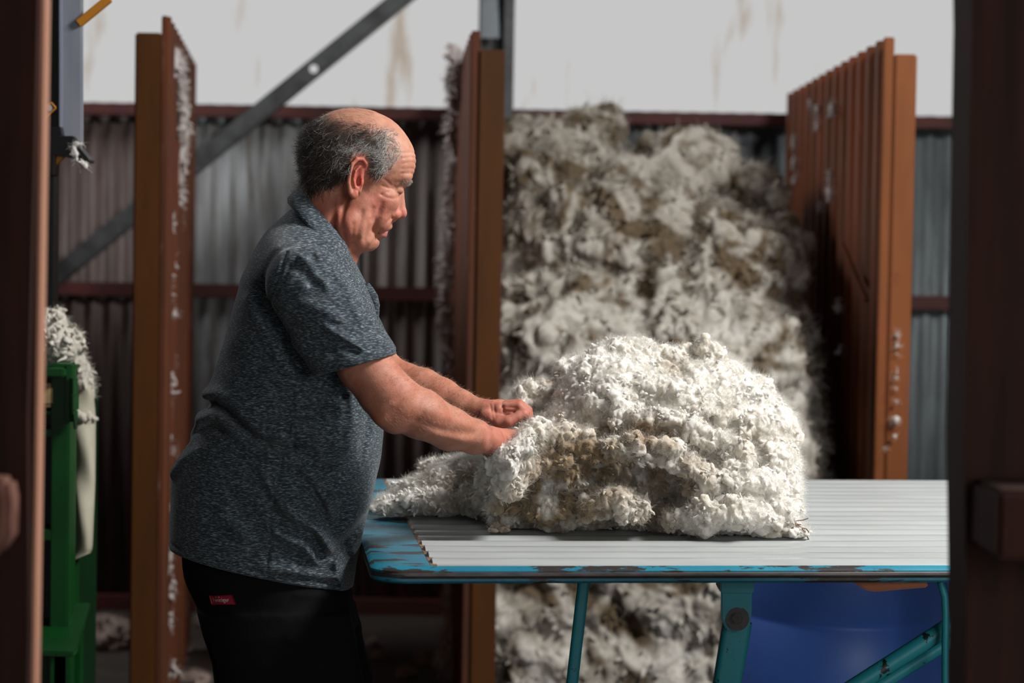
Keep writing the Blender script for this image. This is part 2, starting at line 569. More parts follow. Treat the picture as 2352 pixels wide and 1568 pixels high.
# clear corrugated sheeting with a few yellowed runs
M_sheet = bpy.data.materials.new('clear_roof_sheeting'); M_sheet.use_nodes = True
_N = M_sheet.node_tree.nodes; _L = M_sheet.node_tree.links
_N.remove(_N['Principled BSDF'])
_t = _N.new('ShaderNodeBsdfTransparent')
_tc = _N.new('ShaderNodeTexCoord'); _mp = _N.new('ShaderNodeMapping'); _mp.inputs['Scale'].default_value = (3.2, 1, 0.75)
_n = _N.new('ShaderNodeTexNoise'); _n.inputs['Scale'].default_value = 1.6; _n.inputs['Detail'].default_value = 5
_L.new(_tc.outputs['Object'], _mp.inputs[0]); _L.new(_mp.outputs[0], _n.inputs['Vector'])
_cr = _N.new('ShaderNodeValToRGB')
_e = _cr.color_ramp.elements
_e[0].position = 0.59; _e[0].color = (0.90, 0.895, 0.885, 1)
_e[1].position = 0.70; _e[1].color = (0.74, 0.66, 0.58, 1)
_L.new(_n.outputs['Fac'], _cr.inputs[0]); _L.new(_cr.outputs[0], _t.inputs[0])
_L.new(_t.outputs[0], _N['Material Output'].inputs[0])
# ---------------------------------------------------------------- the shed
YW = 8.15           # distance of the back wall


def structure(o): o['kind'] = 'structure'; return o


b = MB(); b.box((0, 3.2, -0.05), (9.0, 11.0, 0.1)); structure(b.build('floor', M_conc))
b = MB(); b.box((0, 3.2, 3.95), (9.0, 11.0, 0.08)); structure(b.build('ceiling', M_dark))
b = MB(); b.box((-4.4, 3.2, 1.95), (0.1, 11.0, 3.9)); structure(b.build('wall_left', M_dark))
b = MB(); b.box((4.4, 3.2, 1.95), (0.1, 11.0, 3.9)); structure(b.build('wall_right', M_dark))


# the side towards the camera is open only at a wide doorway
for _n, _b in (('wall_front', [((-3.0, -2.3, 1.95), (2.8, 0.1, 3.9)), ((3.4, -2.3, 1.95), (2.0, 0.1, 3.9)), ((0.4, -2.3, 3.4), (4.0, 0.1, 1.0))]),):
    b = MB()
    for c_, s_ in _b: b.box(c_, s_)
    structure(b.build(_n, M_dark))


def corr_sheet(x0, x1, z0, z1, y, pitch, amp, t=0.0012, steps=10):
    n = int(round((x1 - x0) / pitch * steps)) + 1
    xs = np.linspace(x0, x1, n); ys = y + amp * np.sin(2 * math.pi * (xs - x0) / pitch)
    V = []
    for yy in (ys, ys + t):
        for z in (z0, z1):
            V.append(np.stack([xs, yy, np.full(n, z)], 1))
    V = np.concatenate(V)
    i = np.arange(n - 1)
    F = [np.stack([i, i + 1, i + 1 + n, i + n], 1), np.stack([i + 2 * n + 1, i + 2 * n, i + 3 * n, i + 3 * n + 1], 1),
         np.stack([i + n, i + n + 1, i + 3 * n + 1, i + 3 * n], 1), np.stack([i + 1, i, i + 2 * n, i + 2 * n + 1], 1)]
    return V, np.concatenate(F)


# back wall: overlapping corrugated sheets, each weathered to its own colour
tints = [(-3.9, (0.17, 0.12, 0.115)), (-2.2, (0.20, 0.145, 0.135)), (-1.28, (0.43, 0.44, 0.445)), (-0.64, (0.36, 0.30, 0.28)),
         (-0.20, (0.2, 0.2, 0.2)), (0.35, (0.28, 0.32, 0.34)), (1.45, (0.36, 0.42, 0.45)), (2.2, (0.25, 0.25, 0.26)), (4.35, None)]
Vs, Fs, Cs, off = [], [], [], 0
for (xa, c), (xb, _) in zip(tints[:-1], tints[1:]):
    V, F = corr_sheet(xa, xb + 0.02, 0.02, 2.03, YW + 0.06 + 0.0015 * (len(Vs) % 2), 0.076, 0.0125)
    Vs.append(V); Fs.append(F + off); off += len(V)
    Cs.append(np.tile(np.minimum(np.array(c) * 0.78, 0.85), (len(V), 1)))
structure(mk('wall_back', np.concatenate(Vs), np.concatenate(Fs), M_galv, col=np.concatenate(Cs)))
V, F = corr_sheet(-4.35, 4.35, 2.03, 3.9, YW + 0.12, 0.076, 0.009)
structure(mk('window_1', V, F, M_sheet))

zt = 1.41 + 353 / FPX * YW
b = MB(); b.box((0, YW + 0.0, zt - 0.024), (8.7, 0.06, 0.048)); structure(b.build('trim_1', M_beam, bevel=0.003))
b = MB(); b.box((0, YW + 0.02, 1.285), (8.7, 0.05, 0.055)); structure(b.build('trim_2', M_beam, bevel=0.003))
b = MB(); b.box((0, YW + 0.02, 0.03), (8.7, 0.06, 0.06)); structure(b.build('trim_3', M_beam, bevel=0.003))

# steel column behind the middle partition
xc = (1129 - CX) / FPX * 7.95
t = empty('steel_column', (xc, 7.97, 0)); tag(t, 'grey galvanised steel column rising behind the middle bin partition', 'column')
b = MB(); w_ = 0.138
b.box((xc - w_ / 2 + 0.004, 7.97, 1.98), (0.008, 0.10, 3.9)); b.box((xc + w_ / 2 - 0.02, 7.93, 1.95), (0.04, 0.012, 3.9))
b.box((xc, 8.015, 1.95), (w_, 0.008, 3.9)); b.box((xc + w_ / 2 - 0.004, 7.97, 1.95), (0.008, 0.09, 3.9))
b.build('column_web', M_steel, t)
b = MB()
p0 = np.array([xc - w_ / 2 + 0.008, 7.925, 3.2]); b.prism([p0, p0 + (0.018, 0, 0), (xc + 0.012, 7.925, 2.28), (xc - w_ / 2 + 0.008, 7.925, 2.28)], (0, 0.01, 0))
g = b.build('gusset_plate', M_steell, t); g['label'] = 'paler steel plate on the column face'

# diagonal brace with a bolt hole
A = WY(60, 690, 8.04); B_ = WY(985, -55, 8.04)
d = B_ - A; L_ = np.linalg.norm(d); d /= L_
n_ = np.cross(d, [0, 1, 0.0]); n_ /= np.linalg.norm(n_)
hc = WY(718, 155, 8.04); s0 = float((hc - A) @ d)
t = empty('diagonal_brace', tuple(A)); tag(t, 'long grey steel angle brace running diagonally across the back wall', 'brace')
hw = 0.038
b = MB()
NN = 24; ring = [(s0 + 0.017 * math.cos(2 * math.pi * k / NN), 0.017 * math.sin(2 * math.pi * k / NN)) for k in range(NN)]
box_ = []
for k in range(NN):
    c_, s_ = math.cos(2 * math.pi * k / NN), math.sin(2 * math.pi * k / NN); m_ = hw / max(abs(c_), abs(s_))
    box_.append((s0 + c_ * m_, s_ * m_))
P3 = lambda s, v, y=0: A + d * s + n_ * v + np.array([0, y, 0])
for y in (0, 0.006):
    b.add([P3(s, v, y) for s, v in ring] + [P3(s, v, y) for s, v in box_], [(k, (k + 1) % NN, NN + (k + 1) % NN, NN + k) for k in range(NN)])
b.add([P3(s, v, 0) for s, v in ring] + [P3(s, v, .006) for s, v in ring], [(k, (k + 1) % NN, NN + (k + 1) % NN, NN + k) for k in range(NN)])
for sa, sb in ((0, s0 - hw), (s0 + hw, L_)):
    b.prism([P3(sa, -hw), P3(sb, -hw), P3(sb, hw), P3(sa, hw)], (0, 0.006, 0))
b.prism([P3(0, -hw), P3(L_, -hw), P3(L_, -hw + 0.006), P3(0, -hw + 0.006)], (0, -0.05, 0))
b.build('angle_bar', M_steel, t)


# ---------------------------------------------------------------- bin partitions
def partition(name, label, xf, yf, xr, yr, zt_, postside, postw, lipw, mpost, z_post, msheet=None):
    msheet = msheet or M_rust
    """corrugated partition from front (xf,yf) to rear (xr,yr) with a steel post at the front"""
    t = empty(name, (xf, yf, 0)); tag(t, label, 'partition')
    n = 240; s = np.linspace(0, 1, n); Ln = math.hypot(xr - xf, yr - yf)
    dx, dy = (xr - xf) / Ln, (yr - yf) / Ln
    prof = np.clip(1.6 * np.sin(2 * math.pi * s * Ln / 0.155), -1, 1) * 0.014
    X = xf + dx * s * Ln + dy * prof; Y = yf + dy * s * Ln - dx * prof
    V = []
    for tt in (0, 0.0015):
        for z in (0.01, zt_): V.append(np.stack([X + dy * tt, Y - dx * tt, np.full(n, z)], 1))
    V = np.concatenate(V); i = np.arange(n - 1)
    F = np.concatenate([np.stack([i, i + 1, i + 1 + n, i + n], 1), np.stack([i + 2 * n + 1, i + 2 * n, i + 3 * n, i + 3 * n + 1], 1),
                        np.stack([i + n, i + n + 1, i + 3 * n + 1, i + 3 * n], 1)])
    mk('corrugated_sheet', V, F, msheet, t)
    b = MB()
    xo = postside * (lipw / 2 + postw / 2)
    b.box((xf, yf, zt_ / 2), (lipw, 0.022, zt_)); b.build('edge_strip', msheet if mpost is M_post else mpost, t, bevel=0.003)
    b = MB(); b.box((xf + xo, yf + 0.02, z_post / 2), (postw, 0.08, z_post)); b.build('post', mpost, t, bevel=0.005)
    b = MB()
    for z in (0.55, 1.30):
        b.box(((xf + xr) / 2 + postside * 0.025, (yf + yr) / 2, z), (0.02, yr - yf - 0.15, 0.05), rz=-math.atan2(xr - xf, yr - yf))
    b.build('side_rail', M_post, t)
    return t


partition('bin_partition', 'rust-brown corrugated bin partition and post behind the man, leftmost of the three',
          (371 - CX) / FPX * 5.9, 5.9, -1.16, 7.35, 2.105, -1, 0.074, 0.016, M_post, 2.055, M_rustd)
partition('bin_partition', 'rust-brown corrugated bin partition and post left of the wool pile, below the steel column',
          (1081 - CX) / FPX * 6.06, 6.06, -0.245, 8.1, 2.095, 1, 0.076, 0.024, M_post, 2.04, M_rustd)
pr = partition('bin_partition', 'rust-red corrugated bin partition with orange-brown post, right of the wool pile',
               (2026 - CX) / FPX * 6.05, 6.05, 1.075, 8.1, 2.095, 1, 0.066, 0.030, M_postr, 2.045)
b = MB(); b.tube([WY(1934, 560, 6.4), WY(1990, 690, 6.2)], 0.008, 10)
par(b.build('latch_rod', M_rust, pr, smooth=True), None)

M_railend = mat('lit_rail_end', (0.16, 0.075, 0.055), (0.10, 0.04, 0.028), 22.0, rough=0.8, spec=0.2)  # light falling on the rail end is painted as a paler brown
# ---------------------------------------------------------------- foreground timber posts
def tpost(name, label, xt, xb, y, wdt, dep, side):
    t = empty(name, (xb, y, 0)); tag(t, label, 'post')
    b = MB()
    n = 16
    for i in range(n):
        z0, z1 = 3.9 * i / n, 3.9 * (i + 1) / n
        xa = xb + (xt - xb) * (z0 - 0.95) / 0.9; xc_ = xb + (xt - xb) * (z1 - 0.95) / 0.9
        ja, jb = 0.003 * math.sin(i * 2.1), 0.003 * math.sin((i + 1) * 2.1)
        c = [(xa + ja, y), (xa + side * wdt, y), (xa + side * wdt, y + dep), (xa + ja, y + dep)]
        e = [(xc_ + jb, y), (xc_ + side * wdt, y), (xc_ + side * wdt, y + dep), (xc_ + jb, y + dep)]
        V = [(p[0], p[1], z0) for p in c] + [(p[0], p[1], z1) for p in e]
        F = [(k, (k + 1) % 4, (k + 1) % 4 + 4, k + 4) for k in range(4)]
        if i == 0: F.append((3, 2, 1, 0))
        if i == n - 1: F.append((4, 5, 6, 7))
        b.add(V, F)
    return t, b


t, b = tpost('timber_post', 'dark brown timber post filling the right edge of the doorway', WY(2222, 60, 2.4)[0], WY(2216, 1500, 2.4)[0], 2.4, 0.24, 0.10, 1)
b.build('shaft', M_timber, t)
b = MB(); p = WY(2262, 1190, 2.33); b.box((p[0] + 0.2, 2.335, p[2]), (0.40, 0.13, 0.078)); b.build('rail', M_timber, t, bevel=0.006)
t, b = tpost('timber_post', 'dark timber post with a pale lit edge at the left side of the doorway', WY(84, 60, 2.4)[0], WY(60, 1500, 2.4)[0], 2.4, 0.24, 0.055, -1)
b.build('shaft', M_timber, t)
b = MB()
_xt, _xb = WY(84, 60, 2.4)[0], WY(60, 1500, 2.4)[0]
_x = lambda z: _xb + (_xt - _xb) * (z - 0.95) / 0.9 + 0.0045
b.bar((_x(0.0), 2.43, 0.0), (_x(3.9), 2.43, 3.9), 0.005, 0.032)  # lit side face of the shaft, painted on as a pale strip
e = b.build('lit_edge', M_litedge, t, bevel=0.002); e['label'] = 'pale strip painted as the lit side of the post'
b = MB(); p = WY(14, 1190, 2.34)
b.prism([WY(-60, 1096, 2.3), WY(14, 1102, 2.3), WY(22, 1150, 2.3), WY(20, 1235, 2.3), WY(-8, 1280, 2.3), WY(-60, 1300, 2.3)], (0, 0.05, 0))
e = b.build('rail_end', M_railend, t, bevel=0.006); e['label'] = 'rail end painted in a pale lit tone'

# ---------------------------------------------------------------- blue barrel
bc = (0.845, 5.17, 0)
t = empty('plastic_barrel', bc); tag(t, 'blue plastic barrel standing on the floor behind the table legs', 'barrel')
prof = [(0.0, 0.0), (0.235, 0.0), (0.255, 0.012), (0.262, 0.04), (0.27, 0.12), (0.27, 0.26), (0.264, 0.27), (0.264, 0.28), (0.272, 0.29), (0.272, 0.53),
        (0.264, 0.54), (0.264, 0.55), (0.27, 0.56), (0.27, 0.70), (0.258, 0.76), (0.25, 0.79), (0.262, 0.80), (0.262, 0.83), (0.245, 0.835)]
b = MB(); b.lathe(bc, prof, 64); b.build('shell', M_blue, t, smooth=True)
b = MB(); b.lathe(bc, [(0.245, 0.835), (0.235, 0.82), (0.0, 0.82)], 64); b.build('lid', M_blue, t, smooth=True)

# ---------------------------------------------------------------- wool table
ZT = 0.905
ang = math.radians(7.0)
EX = np.array([math.cos(ang), math.sin(ang), 0]); EY = np.array([-math.sin(ang), math.cos(ang), 0]); EZ = np.array([0, 0, 1.0])
T0 = np.array([-0.222, 3.372, ZT])
TL, TW = 2.6, 1.385
tp = lambda x, y, z=0: T0 + EX * x + EY * y + EZ * z
table = empty('wool_table', tuple(tp(0.1, 0.1, -ZT))); tag(table, 'long wool-classing table with white slats and a chipped blue frame under the fleece', 'table')


def rounded(x0, x1, y0, y1, r, n=8):
    pts = []
    for cx_, cy_, a0 in ((x1 - r, y1 - r, 0), (x0 + r, y1 - r, 90), (x0 + r, y0 + r, 180), (x1 - r, y0 + r, 270)):
        for k in range(n + 1):
            a = math.radians(a0 + 90 * k / n); pts.append((cx_ + r * math.cos(a), cy_ + r * math.sin(a)))
    return pts


# frame: rounded outer rim, open inside where the slats lie
outer = rounded(0, TL, 0, TW, 0.055); inner = rounded(0.098, TL - 0.1, 0.008, TW - 0.008, 0.004)
b = MB(); n = len(outer)
lv = [(outer, -0.027, 0.0), (outer, -0.023, 0.004), (outer, -0.006, 0.004), (outer, 0.0, -0.004), (inner, 0.001, 0), (inner, -0.027, 0)]
V = []
for pl, z, o in lv:
    for (x, y) in pl:
        cx_, cy_ = TL / 2, TW / 2
        sx, sy = (1 if x > cx_ else -1), (1 if y > cy_ else -1)
        V.append(tp(x + o * sx * (abs(x - cx_) > cx_ - 0.06), y + o * sy * (abs(y - cy_) > cy_ - 0.06), z))
F = [(a * n + k, a * n + (k + 1) % n, ((a + 1) % 6) * n + (k + 1) % n, ((a + 1) % 6) * n + k) for a in range(6) for k in range(n)]
b.add(V, F); b.build('frame', M_teal, table, smooth=True)
# worn strip let into the edge of the frame
b = MB(); V = []; F = []
o2 = rounded(-0.0065, TL + 0.0065, -0.0065, TW + 0.0065, 0.06); n = len(o2)
for z, k in ((-0.0085, 1.0), (-0.011, 1.0), (-0.016, 1.0), (-0.0185, 1.0)):
    oo = rounded(-0.0045, TL + 0.0045, -0.0045, TW + 0.0045, 0.06) if z in (-0.0085, -0.0185) else o2
    V += [tp(x, y, z) for x, y in oo]
F = [(a * n + k, a * n + (k + 1) % n, (a + 1) * n + (k + 1) % n, (a + 1) * n + k) for a in range(3) for k in range(n)]
b.add(V, F); e = b.build('edge_strip', M_rubber, table, smooth=True); e['label'] = 'dark worn strip along the rim'
# pan under the slats and cross bars
b = MB(); b.box(tp(TL / 2, TW / 2, -0.0235), (TL - 0.16, TW - 0.02, 0.004), rz=ang); b.build('under_pan', M_rubber, table)
NS = 18; pitch = (TW - 0.03) / NS
for i in range(NS):
    y = 0.016 + pitch * (i + 0.5)
    b = MB(); m = 14; V = []; F = []
    xs = [0.094, 0.10, 0.4, 0.9, 1.5, 2.1, TL - 0.1]
    for xi, x in enumerate(xs):
        for k in range(m + 1):
            a = math.pi * k / m
            rr = pitch * 0.455
            V.append(tp(x, y + rr * math.cos(a), -0.022 + (0.0285 if xi else 0.020) * math.sin(a) ** 0.75 + 0.0012 * math.sin(x * 3 + i)))
    for j in range(len(xs) - 1):
        for k in range(m): F.append((j * (m + 1) + k, j * (m + 1) + k + 1, (j + 1) * (m + 1) + k + 1, (j + 1) * (m + 1) + k))
    F.append(tuple(range(m + 1)))
    b.add(V, F)
    b.build('slat', M_slat, table, smooth=True)

# rusty lip where the slats end
b = MB(); b.box(tp(0.1005, TW / 2, -0.0005), (0.011, TW - 0.03, 0.004), rz=ang)
M_lip = mat('rust_stained_lip', (0.30, 0.15, 0.07), (0.05, 0.03, 0.025), 40.0, rough=0.8)
e = b.build('end_lip', M_lip, table); e['label'] = 'rust-stained lip at the slat ends'

# legs ------------------------------------------------------------
b = MB(); yb = 3.52
PLN = lambda px, py, y=yb: WY(px, py, y)
b.prism([PLN(1657, 1334), PLN(1727, 1334), PLN(1727, 1400), PLN(1722, 1438), PLN(1700, 1452), PLN(1668, 1446), PLN(1657, 1420)], (0, 0.012, 0))
b.box((PLN(1692, 1345)[0], yb + 0.03, PLN(1692, 1346)[2]), (0.058, 0.08, 0.02))
lp = b.build('leg_bracket', M_tealleg, table, bevel=0.002)
b = MB(); b.tube([PLN(1693, 1420, yb - 0.004), PLN(1693, 1420, yb + 0.02)], 0.021, 24); b.build('washer', M_rubber, lp, bevel=0.002)
b = MB(); b.tube([PLN(1693, 1420, yb - 0.014), PLN(1693, 1420, yb + 0.02)], 0.0105, 6); b.build('bolt', M_bolt, lp, bevel=0.0015)


def leg(px0, py0, px1, py1, y0, w0, w1, t_, y1=None):
    a = WY(px0, py0, y0); dd = WY(px1, py1, y0 if y1 is None else y1) - a
    e = a + dd * (a[2] / -dd[2])
    b = MB(); n = 8; V = []; F = []
    dn = dd / np.linalg.norm(dd); sx = np.cross(dn, [0, 1, 0]); sx /= np.linalg.norm(sx)
    for k, (p, w) in enumerate(((a, w0), (e, w1))):
        for q in rounded(-w / 2, w / 2, -t_ / 2, t_ / 2, min(w, t_) * 0.3, 4): V.append(p + sx * q[0] + np.array([0, q[1], 0]))
    n = len(V) // 2
    F = [(i, (i + 1) % n, (i + 1) % n + n, i + n) for i in range(n)] + [tuple(range(n)), tuple(range(n, 2 * n))[::-1]]
    b.add(V, F)
    return b.build('leg', M_tealleg, table, smooth=True)


leg(1694, 1425, 1670, 1568, yb + 0.03, 0.050, 0.040, 0.032)
p = WY(1694, 1425, yb + 0.03)
leg(1341, 1332, 1314, 1568, 3.62, 0.021, 0.021, 0.021)
leg(2235, 1325, 2240, 1568, 4.62, 0.03, 0.03, 0.03)
leg(1690, 1300, 1684, 1568, 4.70, 0.028, 0.028, 0.028)
# folding strut at the right, two tubes side by side
b = MB(); b.tube([WY(2225, 1395, 3.60), WY(2172, 1443, 3.60), WY(1965, 1575, 3.60), WY(1700, 1745, 3.6)], 0.0155, 16)
b.build('strut', M_tealleg, table, smooth=True)
b = MB(); b.tube([WY(2225, 1430, 3.66), WY(2172, 1478, 3.66), WY(2010, 1580, 3.66), WY(1745, 1750, 3.66)], 0.0125, 16)
b.build('strut', M_tealleg, table, smooth=True)
b = MB(); b.tube([WY(2160, 1336, 3.56), WY(2170, 1370, 3.56), WY(2172, 1410, 3.56), WY(2171, 1475, 3.56), WY(2171, 1620, 3.56)], 0.0065, 10)
b.build('hanger_rod', M_tealleg, table, smooth=True)
b = MB(); Pq = lambda px, py: WY(px, py, 3.50)
b.prism([Pq(1955, 1334), Pq(2124, 1334), Pq(2133, 1340), Pq(2130, 1349), Pq(2010, 1359), Pq(1988, 1355)], (0, 0.09, 0))
e = b.build('support_board', M_handle, table, bevel=0.002); e['label'] = 'orange-brown board under the right of the frame'

# ---------------------------------------------------------------- wool press at the left
YP = 4.6
press = empty('wool_press', (WY(60, 1568, YP)[0], YP, 0)); tag(press, 'green wool press with black upper mast, standing behind the left doorway post', 'wool press')
G = lambda px, py, y=YP: WY(px, py, y)


def slab(name, x0, x1, y0, y1, ya, dep, m, bev=0.003, parent=press):
    a = G(x0, y0, ya); c = G(x1, y1, ya)
    b = MB(); b.box(((a[0] + c[0]) / 2, ya + dep / 2, (a[2] + c[2]) / 2), (abs(c[0] - a[0]), dep, abs(a[2] - c[2])))
    return b.build(name, m, parent, bevel=bev)


zb = 0.0
b = MB()
a = G(-60, 900, YP + 0.10); c = G(120, 1568, YP + 0.10)
b.box(((a[0] + c[0]) / 2, YP + 0.35, a[2] / 2), (c[0] - a[0], 0.5, a[2])); b.build('press_box', M_greend, press, bevel=0.004)
b = MB(); xa, xb_ = G(117, 900)[0], G(160, 900)[0]
b.box(((xa + xb_) / 2, YP + 0.04, G(140, 835)[2] / 2), (xb_ - xa, 0.08, G(140, 835)[2])); b.build('corner_post', M_green, press, bevel=0.004)
b = MB(); b.box((G(170, 900, YP + .22)[0], YP + 0.22, 1.0 / 2), (0.02, 0.06, 1.0)); b.build('rear_post', M_green, press, bevel=0.003)
slab('rib', 40, 120, 985, 1003, YP, 0.10, M_green)
slab('rib', 40, 120, 1214, 1242, YP, 0.10, M_green)
slab('rib', 40, 120, 943, 952, YP, 0.08, M_green)
slab('top_arm', 104, 146, 846, 866, YP - 0.05, 0.12, M_green)
slab('top_rail', 60, 165, 838, 850, YP + 0.02, 0.10, M_green)
slab('side_pad', 40, 124, 880, 936, YP - 0.01, 0.09, M_pad, 0.01)
h_ = slab('hinge_block', 150, 163, 836, 968, YP - 0.02, 0.03, M_green)
b = MB()
for y0, y1, r in ((868, 905, 0.009), (908, 940, 0.011), (942, 968, 0.009)): b.tube([G(170, y0, YP - 0.02), G(170, y1, YP - 0.02)], r, 12)
b.build('pivot', M_green, h_, smooth=True)
b = MB(); b.tube([G(170, 950, YP - 0.03), G(174, 985, YP - 0.03)], 0.004, 8); b.build('latch_pin', M_greend, h_, smooth=True)
# sloping foot plate
b = MB()
b.prism([G(40, 1492, YP - 0.22), G(168, 1497, YP - 0.22), G(178, 1486, YP - 0.20), G(208, 1384, YP + 0.25), G(160, 1384, YP + 0.25), G(40, 1384, YP + 0.25)], (0, 0, -0.012))
b.build('foot_plate', M_green, press, bevel=0.002)
for xa_, xb__, yy_ in ((40, 120, YP + .03), (122, 160, YP), (168, 184, YP + .16)):
    b = MB(); c0, c1 = G(xa_, 1500, yy_), G(xb__, 1500, yy_)
    b.box(((c0[0] + c1[0]) / 2, yy_ + 0.02, 0.28), (c1[0] - c0[0], 0.04, 0.56)); b.build('press_foot', M_green if xa_ > 100 else M_greend, press, bevel=0.003)
# upper mast: black channel, grey-blue panel, clamp
b = MB(); a = G(104, 0, YP); c = G(133, 300, YP)
z1_ = G(0, -260, YP)[2]
b.box(((a[0] + c[0]) / 2, YP + 0.05, (z1_ + G(0, 330, YP)[2]) / 2), (c[0] - a[0], 0.10, z1_ - G(0, 330, YP)[2])); b.build('mast_channel', M_black, press, bevel=0.002)
b = MB(); a = G(60, 0, YP + .1)
b.box((G(80, 0, YP)[0], YP + 0.12, z1_ / 2), (0.05, 0.06, z1_)); b.build('mast', M_black, press, bevel=0.002)
b = MB()
b.prism([G(133, -260), G(188, -260, YP), G(188, 325), G(176, 350), G(150, 322), G(134, 300)], (0, 0.02, 0))
b.prism([G(133, -260, YP - .01), G(141, -260, YP - .01), G(141, 290, YP - .01), G(134, 300, YP - .01)], (0, 0.03, 0))
e = b.build('mast_panel', M_panel, press, bevel=0.003); e['label'] = 'grey-blue panel'
b = MB()
b.prism([G(98, 290, YP - .03), G(138, 290, YP - .03), G(142, 312, YP - .03), G(168, 312, YP - .03), G(178, 334, YP - .03), G(206, 368, YP - .03), G(203, 374, YP - .03), G(176, 362, YP - .03),
         G(150, 360, YP - .03), G(126, 356, YP - .03), G(122, 402, YP - .03), G(98, 404, YP - .03)], (0, 0.06, 0))
b.build('clamp', M_black, press, bevel=0.002)
b = MB(); b.prism([G(124, 358, YP - .01), G(150, 357, YP - .01), G(126, 380, YP - .01)], (0, 0.02, 0)); b.build('bracket', M_orange, press)
b = MB()
for q0, q1 in (((98, 275), (128, 248)), ((128, 248), (118, 236)), ((118, 236), (100, 246))): b.tube([G(*q0, YP - .015), G(*q1, YP - .015)], 0.0022, 8)
b.build('handle', M_orange, press, smooth=True)
b = MB(); b.tube([G(113, 248, YP - .02), G(113, 248, YP + .01)], 0.007, 12); b.build('bolt', M_steell, press, bevel=0.001)
b = MB(); b.bar(G(180, 55, YP), G(252, -4, YP), 0.017, 0.02); b.bar(G(249, -8, YP), G(236, -40, YP), 0.015, 0.02); b.build('strut', M_orange, press, bevel=0.002)
b = MB(); b.tube([G(75, 655, YP + .1), G(90, 690, YP + .1), G(128, 745, YP + .1)], 0.004, 8); b.build('cable', M_black, press, smooth=True)
# heavy canvas wool pack hung over the side of the press
n, m = 26, 60
Vb = []
for j in range(m + 1):
    v = j / m
    yy = 865 + (1290 - 865) * v
    xl = np.interp(yy, [865, 960, 1040, 1150, 1240, 1262, 1290], [166, 152, 158, 166, 166, 164, 160])
    xr = np.interp(yy, [865, 900, 960, 1100, 1250, 1290], [196, 215, 220, 219, 213, 208])
    sag = 22 * max(0, (v - 0.93)) / 0.07
    for k in range(n):
        a = 2 * math.pi * k / n
        x = (xl + xr) / 2 + (xr - xl) / 2 * np.sign(math.cos(a)) * abs(math.cos(a)) ** 0.8
        off_ = 3 * math.sin(a * 3 + v * 9) * math.sin(a) ** 2
        yp = yy - (x - xl) / (xr - xl + 1) * sag
        Vb.append(G(x, yp, YP + 0.20 - 0.045 * math.sin(a) * (1 + 0.15 * math.sin(v * 14 + a * 2))))
Fb = np.array([(j * n + k, j * n + (k + 1) % n, (j + 1) * n + (k + 1) % n, (j + 1) * n + k) for j in range(m) for k in range(n)])
pk = mk('wool_pack', np.array(Vb), [Fb, np.array([list(range(n))]), np.array([list(range(m * n, m * n + n))[::-1]])], M_canvas)
tag(pk, 'cream canvas wool pack hanging down the side of the green press', 'canvas bag')
# ---------------------------------------------------------------- the man
SM = Space(3.72)
pp = SM.pp
person = empty('person', tuple(np.array([*WY(620, 1300, 3.72)[:2], 0.0])))
tag(person, 'balding man in marled grey shirt and black trousers with both hands in the fleece', 'person')


def A3(pts): return [pp(x, y, D, r) for x, y, D, r in pts]


near_arm = A3([(712, 650, 3.56, 66), (790, 765, 3.54, 60), (838, 838, 3.525, 62), (884, 900, 3.52, 60), (914, 927, 3.525, 60),
               (966, 950, 3.545, 56), (1034, 985, 3.60, 48), (1090, 1003, 3.66, 38), (1124, 1010, 3.70, 31)])
far_arm = A3([(745, 665, 3.89, 60), (820, 790, 3.92, 58), (890, 875, 3.93, 54), (925, 887, 3.92, 53), (968, 897, 3.90, 50),
              (1012, 914, 3.88, 45), (1056, 932, 3.86, 36), (1094, 944, 3.845, 30)])


def hand(q, d):
    return d


def fingers(wrist, palm, tips, k):
    pass


def loft(q, rows, n=2.3, round_top=0, round_bot=0):
    """stack of super-ellipses: rows (v, u_left, u_right, half depth[, w centre])"""
    R = np.array([r if len(r) == 5 else (*r, 0) for r in rows], float)
    v = q[:, 1]
    uL = np.interp(v, R[:, 0], R[:, 1]); uR = np.interp(v, R[:, 0], R[:, 2])
    b = np.interp(v, R[:, 0], R[:, 3]); wc = np.interp(v, R[:, 0], R[:, 4])
    a = (uR - uL) / 2; c = (uR + uL) / 2
    x = np.abs(q[:, 0] - c) / a; z = np.abs(q[:, 2] - wc) / b
    k = (x ** n + z ** n) ** (1 / n)
    g = np.sqrt((x ** (n - 1) / a) ** 2 + (z ** (n - 1) / b) ** 2) / np.maximum(k, 1e-3) ** (n - 1)
    d = (k - 1) / np.maximum(g, 1e-4)
    d = np.minimum(d, (k - 1) * np.maximum(a, b) * 1.0 + 0 * d) if False else d
    d = np.where(k < 0.35, -0.65 * np.minimum(a, b), d)
    return np.maximum(d, np.maximum(R[0, 0] - v, v - R[-1, 0]))


def smooth_rows(rows, step=10):
    R = np.array([r if len(r) == 5 else (*r, 0) for r in rows], float)
    v = np.arange(R[0, 0], R[-1, 0] + 1, step)
    out = np.stack([v] + [np.interp(v, R[:, 0], R[:, k]) for k in range(1, 5)], 1)
    for _ in range(6):
        out[1:-1, 1:] = (out[:-2, 1:] + 2 * out[1:-1, 1:] + out[2:, 1:]) / 4
    return [tuple(r) for r in out]


